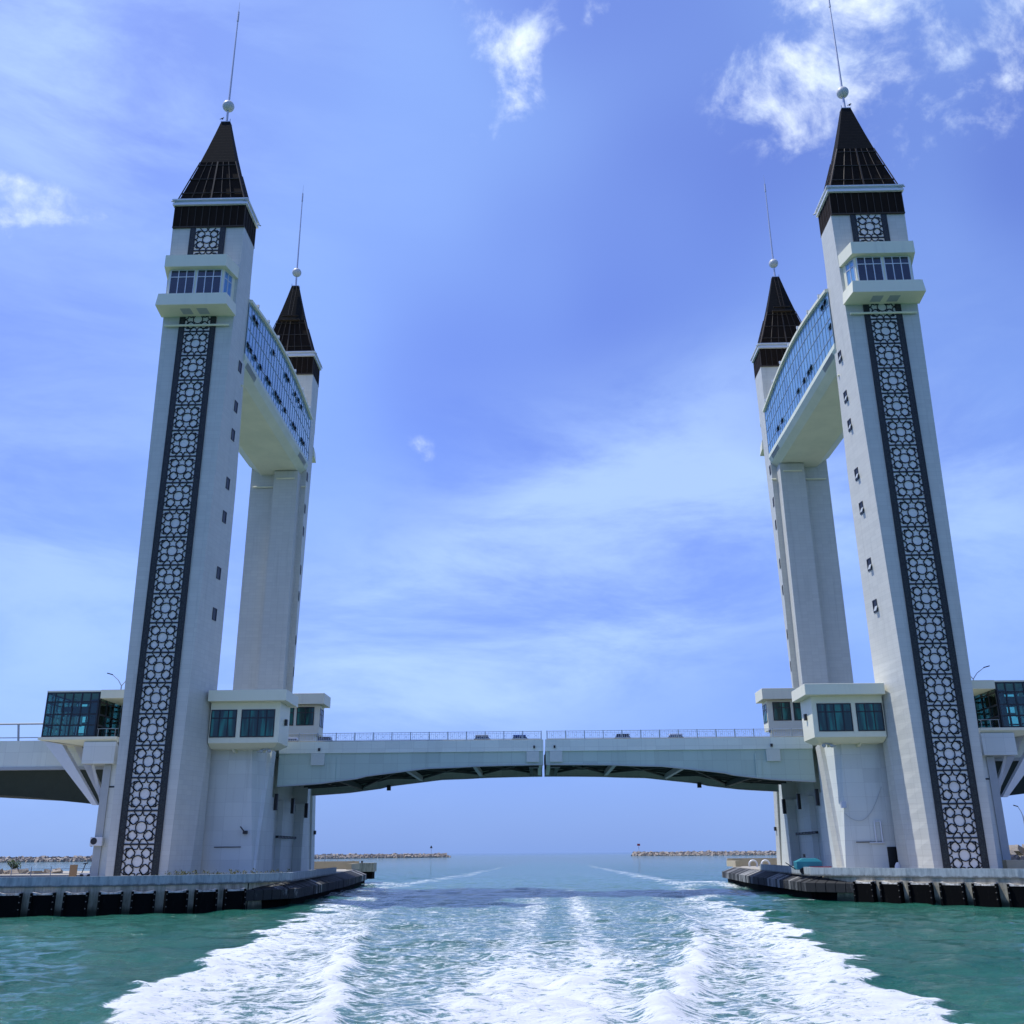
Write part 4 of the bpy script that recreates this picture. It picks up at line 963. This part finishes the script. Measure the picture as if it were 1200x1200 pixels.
# ------------------------------------------------------------------ quays
def polyoff(pts, d):
    out = []
    for i, p in enumerate(pts):
        a = Vector(pts[max(i - 1, 0)]); b = Vector(pts[min(i + 1, len(pts) - 1)]); dd = (b - a).normalized(); out.append((p[0] - dd.y * d, p[1] + dd.x * d))
    return out
def quay(sx, front, side, label, fenders):
    """front: wall foot from outer to the corner, side: edge running along the channel"""
    t = empty('quay', (front[-1][0] * sx * 0 + sx * 50, 130, SEA - 2), label, 'quay', 'concrete quays carrying the towers')
    f = lambda x, y, z: (sx * x, y, z)
    GZ = 3.25
    # body: outer x.. ; outline counter-clockwise
    inner = [(p[0] + 2.1, p[1]) for p in side]
    outline = front + inner + [(inner[-1][0] + 3, 206), (100, 206)]
    m = MB(f); m.loft([[(x, y, SEA - 3) for x, y in outline], [(x, y, GZ - .12) for x, y in outline]]); m.build('quay_wall', 'quay_concrete', t)
    top = MB(f); top.loft([[(x, y, GZ - .116) for x, y in outline], [(x, y, GZ) for x, y in outline]]); top.build('paving', 'platform_top', t)
    # parapet along the front
    pth = front + [(side[0][0] + .9, side[0][1] + .4), (side[1][0] + 2.3, side[1][1] + 3.5)]
    par = MB(f); o = polyoff(pth, .0); i2 = polyoff(pth, -.45)
    out2 = polyoff(pth, .10)
    for k in range(len(pth) - 1):
        a, b, c, d = out2[k], out2[k + 1], i2[k + 1], i2[k]
        par.hexa([(*a, GZ - .14), (*b, GZ - .14), (*c, GZ - .14), (*d, GZ - .14)], [(*a, 4.08), (*b, 4.08), (*c, 4.08), (*d, 4.08)])
    par.build('parapet', 'parapet_concrete', t)
    # fenders hung on the front wall
    L = [0]
    for a, b in zip(front[:-1], front[1:]): L.append(L[-1] + (Vector(b) - Vector(a)).length)
    def at(s):
        for k in range(len(L) - 1):
            if s <= L[k + 1] or k == len(L) - 2:
                u = (s - L[k]) / (L[k + 1] - L[k]); a = Vector(front[k]); b = Vector(front[k + 1]); d = (b - a).normalized(); return a + (b - a) * u, d
    s = L[-1] - .1; k = 0
    pitches, width = fenders
    while s > 4:
        p, d = at(s - width / 2); nn = Vector((-d.y, d.x)); w = width / 2
        fe = MB(f)
        def Q(u, o, z): q = p + d * u + nn * o; return (q.x, q.y, z)
        fe.hexa([Q(-w, 0, SEA - .6), Q(w, 0, SEA - .6), Q(w, .75, SEA - .6), Q(-w, .75, SEA - .6)], [Q(-w, 0, 2.42), Q(w, 0, 2.42), Q(w, .65, 2.42), Q(-w, .65, 2.42)])
        for sg in (-1, 1): fe.hexa([Q(sg * w - .11, .5, SEA - .6), Q(sg * w + .11, .5, SEA - .6), Q(sg * w + .11, .95, SEA - .6), Q(sg * w - .11, .95, SEA - .6)], [Q(sg * w - .11, .4, 2.6), Q(sg * w + .11, .4, 2.6), Q(sg * w + .11, .85, 2.6), Q(sg * w - .11, .85, 2.6)])
        fo = fe.build('fender', 'fender_rubber', t)
        c = MB(f); 
        n_ = 8; hs = [.17 + .16 * abs(2 * i / n_ - 1) ** 2 + random.uniform(-.02, .03) for i in range(n_ + 1)]
        for i in range(n_):
            u0 = -w + 2 * w * i / n_; u1 = -w + 2 * w * (i + 1) / n_
            c.hexa([Q(u0, .02, 2.4), Q(u1, .02, 2.4), Q(u1, .67, 2.4), Q(u0, .67, 2.4)], [Q(u0, .02, 2.38 + hs[i]), Q(u1, .02, 2.38 + hs[i + 1]), Q(u1, .63, 2.36 + hs[i + 1]), Q(u0, .63, 2.36 + hs[i])])
        c.build('cap', 'fender_top', fo)
        b = MB(f)
        for sg in (-1, 1):
            for z in (1.1, 1.75, 2.3): q = Vector(Q(sg * w, .9, z)); b.box(q.x - .045, q.x + .045, q.y - .1, q.y + .06, z - .045, z + .045)
        b.build('bolts', 'bolt_rust', fo)
        s -= pitches; k += 1
    # sloping black guard panels along the channel
    pts = [(front[-1][0] - .2, front[-1][1] + .1)] + side
    segs = []
    for a, b in zip(pts[:-1], pts[1:]):
        A = Vector(a); B = Vector(b); ln = (B - A).length; n_ = max(1, round(ln / 1.25)); segs += [(A + (B - A) * i / n_, A + (B - A) * (i + 1) / n_) for i in range(n_)]
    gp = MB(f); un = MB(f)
    for (A, B) in segs:
        d = (B - A).normalized(); nn = Vector((d.y, -d.x)); g = .05; A2 = A + d * g; B2 = B - d * g
        if nn.x > 0.3: nn = -nn
        zt = 2.35 + random.uniform(-.03, .03); j = random.uniform(-.04, .04)
        def Q(P, o, z): q = P + nn * o; return (q.x, q.y, z)
        ring = lambda P: [Q(P, -2.2, 3.2), Q(P, j, zt), Q(P, j, 1.35), Q(P, -.35, 1.3), Q(P, -2.2, 1.9)]
        gp.loft([ring(A2), ring(B2)])
        un.loft([[Q(A, -1.3, 1.9), Q(A, -.95, 1.4), Q(A, -1.1, SEA - 1.5), Q(A, -2.5, SEA - 1.5)], [Q(B, -1.3, 1.9), Q(B, -.95, 1.4), Q(B, -1.1, SEA - 1.5), Q(B, -2.5, SEA - 1.5)]])
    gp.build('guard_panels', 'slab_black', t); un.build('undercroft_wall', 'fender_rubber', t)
    bk = MB(f); p0 = pts[0]
    bk.box(p0[0] - .1, p0[0] + 2.0, p0[1] + .6, p0[1] + 4, SEA - 1.5, 3.1); bk.build('corner_block', 'fender_rubber', t)
    rw = MB(f); xe = side[-1][0] + 2.4
    rw.box(xe, 58, 204.6, 205, GZ, 4.7); rw.box(xe - .1, xe + .9, 196, 205.1, GZ, 4.3); rw.build('rear_parapet', 'tan_concrete', t)
    return t
quay(-1, [(110, 100.5), (80, 100.8), (62, 101.6), (54, 102.6), (45.2, 104.4), (38.9, 107.4), (32.9, 111.9)], [(28.6, 118.6), (30.3, 158), (34.0, 200)], 'left concrete quay with black fenders, carrying the left towers', (3.1, 2.1))
quay(1, [(110, 96), (80, 98), (62, 102), (54.5, 105.2), (48.4, 108.9), (39.9, 117.1), (35.9, 122.3)], [(31.2, 127.2), (31.4, 160), (33.8, 198)], 'right concrete quay with black fenders, carrying the right towers', (3.45, 2.35))

# weeds growing along the left parapet
wd = MB()
for k in range(90):
    x = random.uniform(-41, -30.5); y = np.interp(x, [-41, -38, -33, -30.5], [107.2, 109.5, 113.5, 120]) + random.uniform(.7, 1.6)
    leafcloud(wd, (x, y, 4.0 + random.uniform(-.1, .35)), random.uniform(.15, .4), 12, .12)
tag(wd.build('weeds', 'dry_green'), kind='stuff')

# mooring dolphin beyond the left quay
t = empty('mooring_dolphin', (-37.2, 214, SEA - 1), 'small concrete block on black piles off the tip of the left quay', 'dolphin')
m = MB(); m.box(-40.2, -34.6, 212, 216, 2.6, 4.3); m.build('cap_block', 'quay_concrete', t)
m = MB(); m.box(-39.8, -36.9, 212.4, 215.6, SEA - 2, 2.6); m.box(-36.9, -34.9, 212.4, 215.6, 1.2, 2.6); m.build('pile', 'fender_rubber', t)
m = MB()
for x in (-39, -37.2): m.tube((x, 213, 4.3), (x, 213, 4.7), .18, .22, 8)
m.build('bollard', 'black_paint', t)
def fence(path, z, label, n, name='fence', cat='fence', grp='thin rail fences'):
    t = empty(name, (path[0][0], path[0][1], z), label, cat, grp)
    ra = MB()
    for a, b in zip(path[:-1], path[1:]):
        for h in (.55, 1.15): ra.tube((*a, z + h), (*b, z + h), .035, seg=6)
    ra.build('rail', 'grey_steel', t)
    A = Vector(path[0]); B = Vector(path[-1])
    for i in range(n):
        p = A + (B - A) * i / (n - 1); m = MB(); m.tube((p.x, p.y, z), (p.x, p.y, z + 1.45), .05, seg=6); m.build('post', 'grey_steel', t)
fence([(-59, 204), (-40.5, 204)], 4.6, 'thin rail fence along the far end of the left quay', 8)
fence([(-73.5, 141.5), (-62.6, 141.5)], 3.25, 'thin rail fence left of the left pier, before the water', 5)

# ------------------------------------------------------------------ loose things on the quays
t = empty('plywood_board', (-63.3, 138, 3.25), 'upright brown board standing by the left pier', 'board')
m = MB(); m.box(-63.9, -62.9, 138, 138.15, 3.25, 4.95); m.build('panel', 'tan_sheet', t)
m = MB(); m.bar((-63.4, 138.1, 4.6), (-63.4, 139, 3.3), .08); m.build('brace', 'bark', t)
t = empty('handcart', (-61.6, 138, 3.25), 'small dark handcart parked between the brown board and the left pier', 'cart')
m = MB(); m.box(-62.3, -60.7, 137.6, 138.6, 3.6, 3.85); m.build('bed', 'white_metal', t)
m = MB(); m.bar((-62.2, 138, 3.8), (-61.8, 138, 5.1), .09); m.bar((-62.1, 138, 5.05), (-61.5, 138, 5.15), .14); m.build('handle', 'black_paint', t)
for x in (-62.0, -61.0): m = MB(); m.tube((x, 137.5, 3.5), (x, 137.65, 3.5), .27, seg=14); m.build('wheel', 'tyre', t)
t = empty('air_conditioner', (-59.0, 133.1, 7.4), 'white air conditioner box with black fan on the left pier', 'air conditioner')
m = MB(); m.box(-59.35, -57.75, 132.75, 133.28, 7.25, 8.35); m.build('casing', 'white_metal', t, bevel=.04)
m = MB(); m.tube((-58.85, 132.7, 7.85), (-58.85, 132.78, 7.85), .42, seg=20); m.build('fan_grille', 'black_paint', t)
m = MB(); m.bar((-59.2, 132.8, 7.2), (-59.2, 133.3, 7.2), .07); m.bar((-57.9, 132.8, 7.2), (-57.9, 133.3, 7.2), .07); m.build('bracket', 'grey_steel', t)
t = empty('compressor_trailer', (32.9, 131.0, 3.3), 'teal compressor trailer parked on the right quay near the channel', 'trailer')
m = MB(lambda x, y, z: (x - 2.3, y + 1.5, z)); m.loft([[(33.7, 130, 3.75), (36.9, 130, 3.75), (36.9, 131.6, 3.75), (33.7, 131.6, 3.75)], [(33.7, 130, 4.7), (36.9, 130, 4.7), (36.9, 131.6, 4.7), (33.7, 131.6, 4.7)], [(34.6, 130.2, 5.1), (36.3, 130.2, 5.1), (36.3, 131.4, 5.1), (34.6, 131.4, 5.1)]]); m.build('body', 'teal_paint', t, bevel=.05)
m = MB(lambda x, y, z: (x - 2.3, y + 1.5, z)); m.tube((34.9, 130.6, 5.2), (34.9, 130.6, 5.6), .16, seg=10); m.build('exhaust', 'black_paint', t)
m = MB(lambda x, y, z: (x - 2.3, y + 1.5, z)); m.bar((33.7, 130.8, 3.8), (32.5, 130.8, 4.6), .1); m.build('drawbar', 'black_paint', t)
for x in (34.4, 36.4): m = MB(lambda x, y, z: (x - 2.3, y + 1.5, z)); m.tube((x, 129.9, 3.62), (x, 130.15, 3.62), .36, seg=16); m.build('wheel', 'tyre', t)
m = MB(lambda x, y, z: (x - 2.3, y + 1.5, z)); m.box(35.2, 37.9, 129.6, 129.95, 3.95, 4.12); m.build('side_rail', 'red_paint', t)
for i, (x, y, lab) in enumerate([(44.0, 131.5, 'white sack before the dark doorway of the right pier, the left of two'), (44.8, 131.6, 'white sack before the dark doorway of the right pier, the right of two'), (54.0, 115, 'white sack on the quay at the foot of the right lattice')]):
    m = MB(); m.loft([[(x + .42 * c * math.cos(a), y + .3 * c * math.sin(a), 3.25 + h) for a in [k * math.pi / 6 for k in range(12)]] for c, h in ((.8, 0), (1.0, .3), (.95, .8), (.6, 1.15), (.25, 1.3))])
    tag(m.build('sack', 'bag_white', smooth=True), lab, 'sack', 'white sacks on the right quay')
def tyre_ring(x, y, z, lab):
    m = MB(); R0, r = .75, .17
    rings = []
    for k in range(20):
        a = 2 * math.pi * k / 20; rings.append([(x + (R0 + r * math.cos(b)) * math.cos(a), y + r * math.sin(b), z + (R0 + r * math.cos(b)) * math.sin(a)) for b in [2 * math.pi * j / 8 for j in range(8)]])
    rings.append(rings[0]); m.loft(rings, cap=False); tag(m.build('hoop', 'white_metal', smooth=True), lab, 'hoop', 'white hoops on the right quay')
tyre_ring(39.4, 196, 3.6, 'left white hoop by the tan wall at the far end of the right quay')
tyre_ring(41.6, 195.5, 3.6, 'right white hoop by the tan wall at the far end of the right quay')
m = MB(); m.box(56.0, 60.5, 128, 129.2, 3.25, 4.75); tag(m.build('concrete_block', 'tan_concrete', bevel=.06), 'long pale concrete block on the quay right of the front right tower', 'block')

# ------------------------------------------------------------------ cars on the span
def car(x, y, d, colr, label, h=1.5):
    z0 = 21.05; t = empty('car', (x, y, z0), label, 'car', 'cars crossing the bridge')
    f = lambda a, b, c: (x + d * a, y + b, z0 + c)
    b = MB(f); prof = [(-2.1, .35), (-2.15, .75), (-1.95, .92), (-1.5, .95), (1.0, .95), (1.95, .82), (2.15, .6), (2.1, .3)]
    b.loft([[(px, w, pz if pz < .6 else pz) for px, pz in prof] for w in (-.85, .85)]); b.build('body', colr, t, bevel=.06)
    c = MB(f); c.loft([[(-1.75, -.72, .94), (1.15, -.72, .94), (1.15, .72, .94), (-1.75, .72, .94)], [(-1.2, -.6, h - .06), (.35, -.6, h - .06), (.35, .6, h - .06), (-1.2, .6, h - .06)]]); c.build('windows', 'dark_glass', t)
    r = MB(f); r.box(-1.4, .55, -.68, .68, h - .26, h); r.build('roof', colr, t, bevel=.03)
    for wx in (-1.35, 1.35):
        for wy in (-.86, .72): w = MB(f); w.tube((wx, wy, .32), (wx, wy + .14, .32), .32, seg=14); w.build('wheel', 'tyre', t)
    for wy in (-.6, .6): l = MB(f); l.box(2.05, 2.17, wy - .18, wy + .18, .55, .7); l.build('headlight', 'white_metal', t)
    return t
car(-38.0, 151.0, 1, 'car_white', 'white car half hidden by the left control cabin', 1.75)
car(-32.8, 151.0, 1, 'car_dark', 'dark car at the left end of the span near the cabin', 1.8)
car(-8.9, 151.0, 1, 'car_cream', 'cream car on the left leaf', 1.85)
car(-3.2, 151.5, 1, 'car_blue', 'blue car just left of the joint in the span', 1.85)
car(11.6, 151.5, -1, 'car_dark', 'dark car on the right leaf', 1.85)
car(19.6, 151.5, -1, 'car_white', 'white car on the right leaf, farthest from the joint', 1.8)

# ------------------------------------------------------------------ lamps
def lamp(x, y, z0, h, dirs, label, grp='street lamps'):
    t = empty('street_lamp', (x, y, z0), label, 'street lamp', grp)
    p = MB(); p.tube((x, y, z0), (x, y, z0 + h), .13, .09, 8); p.build('pole', 'grey_steel', t)
    for (dx, L) in dirs:
        a = MB(); a.tube((x, y, z0 + h - .1), (x + dx * L * .35, y, z0 + h + .8), .07, .06, 7); a.tube((x + dx * L * .35, y, z0 + h + .8), (x + dx * L, y, z0 + h + 1.7), .06, .05, 7); a.build('arm', 'grey_steel', t)
        q = MB(); q.bar((x + dx * L * .92, y, z0 + h + 1.62), (x + dx * (L + .7), y, z0 + h + 1.85), .3, .14); q.build('lamp_head', 'black_paint', t)
lamp(64.5, 148, 21, 9.2, [(1, 2.0), (-1, 2.0)], 'double armed street lamp rising beside the front right tower')
lamp(-64.2, 148, 21, 9.6, [(-1, 1.7), (1, 2.0)], 'street lamp peeping out left of the front left tower')
lamp(88.2, 190, 5.6, 6.2, [(-1, .7)], 'small lamp post over the rocks at the right edge')
# birds at the roof tips
def bird(x, y, z, label):
    m = MB(); m.ball((x, y, z + .16), .17, 10, 8, .8); m.ball((x + .16, y, z + .33), .09, 8, 6); m.bar((x - .1, y, z + .14), (x - .4, y, z + .05), .12, .04); m.bar((x + .22, y, z + .33), (x + .33, y, z + .31), .04); m.bar((x, y, z + .05), (x, y, z - .06), .04)
    tag(m.build('bird', 'black_paint'), label, 'bird', 'birds on the tower roofs')
bird(-50.45, 127.3, 118.45, 'tiny dark bird perched on the tip of the front left roof')
bird(50.5, 127.3, 118.45, 'tiny dark bird perched on the tip of the front right roof')
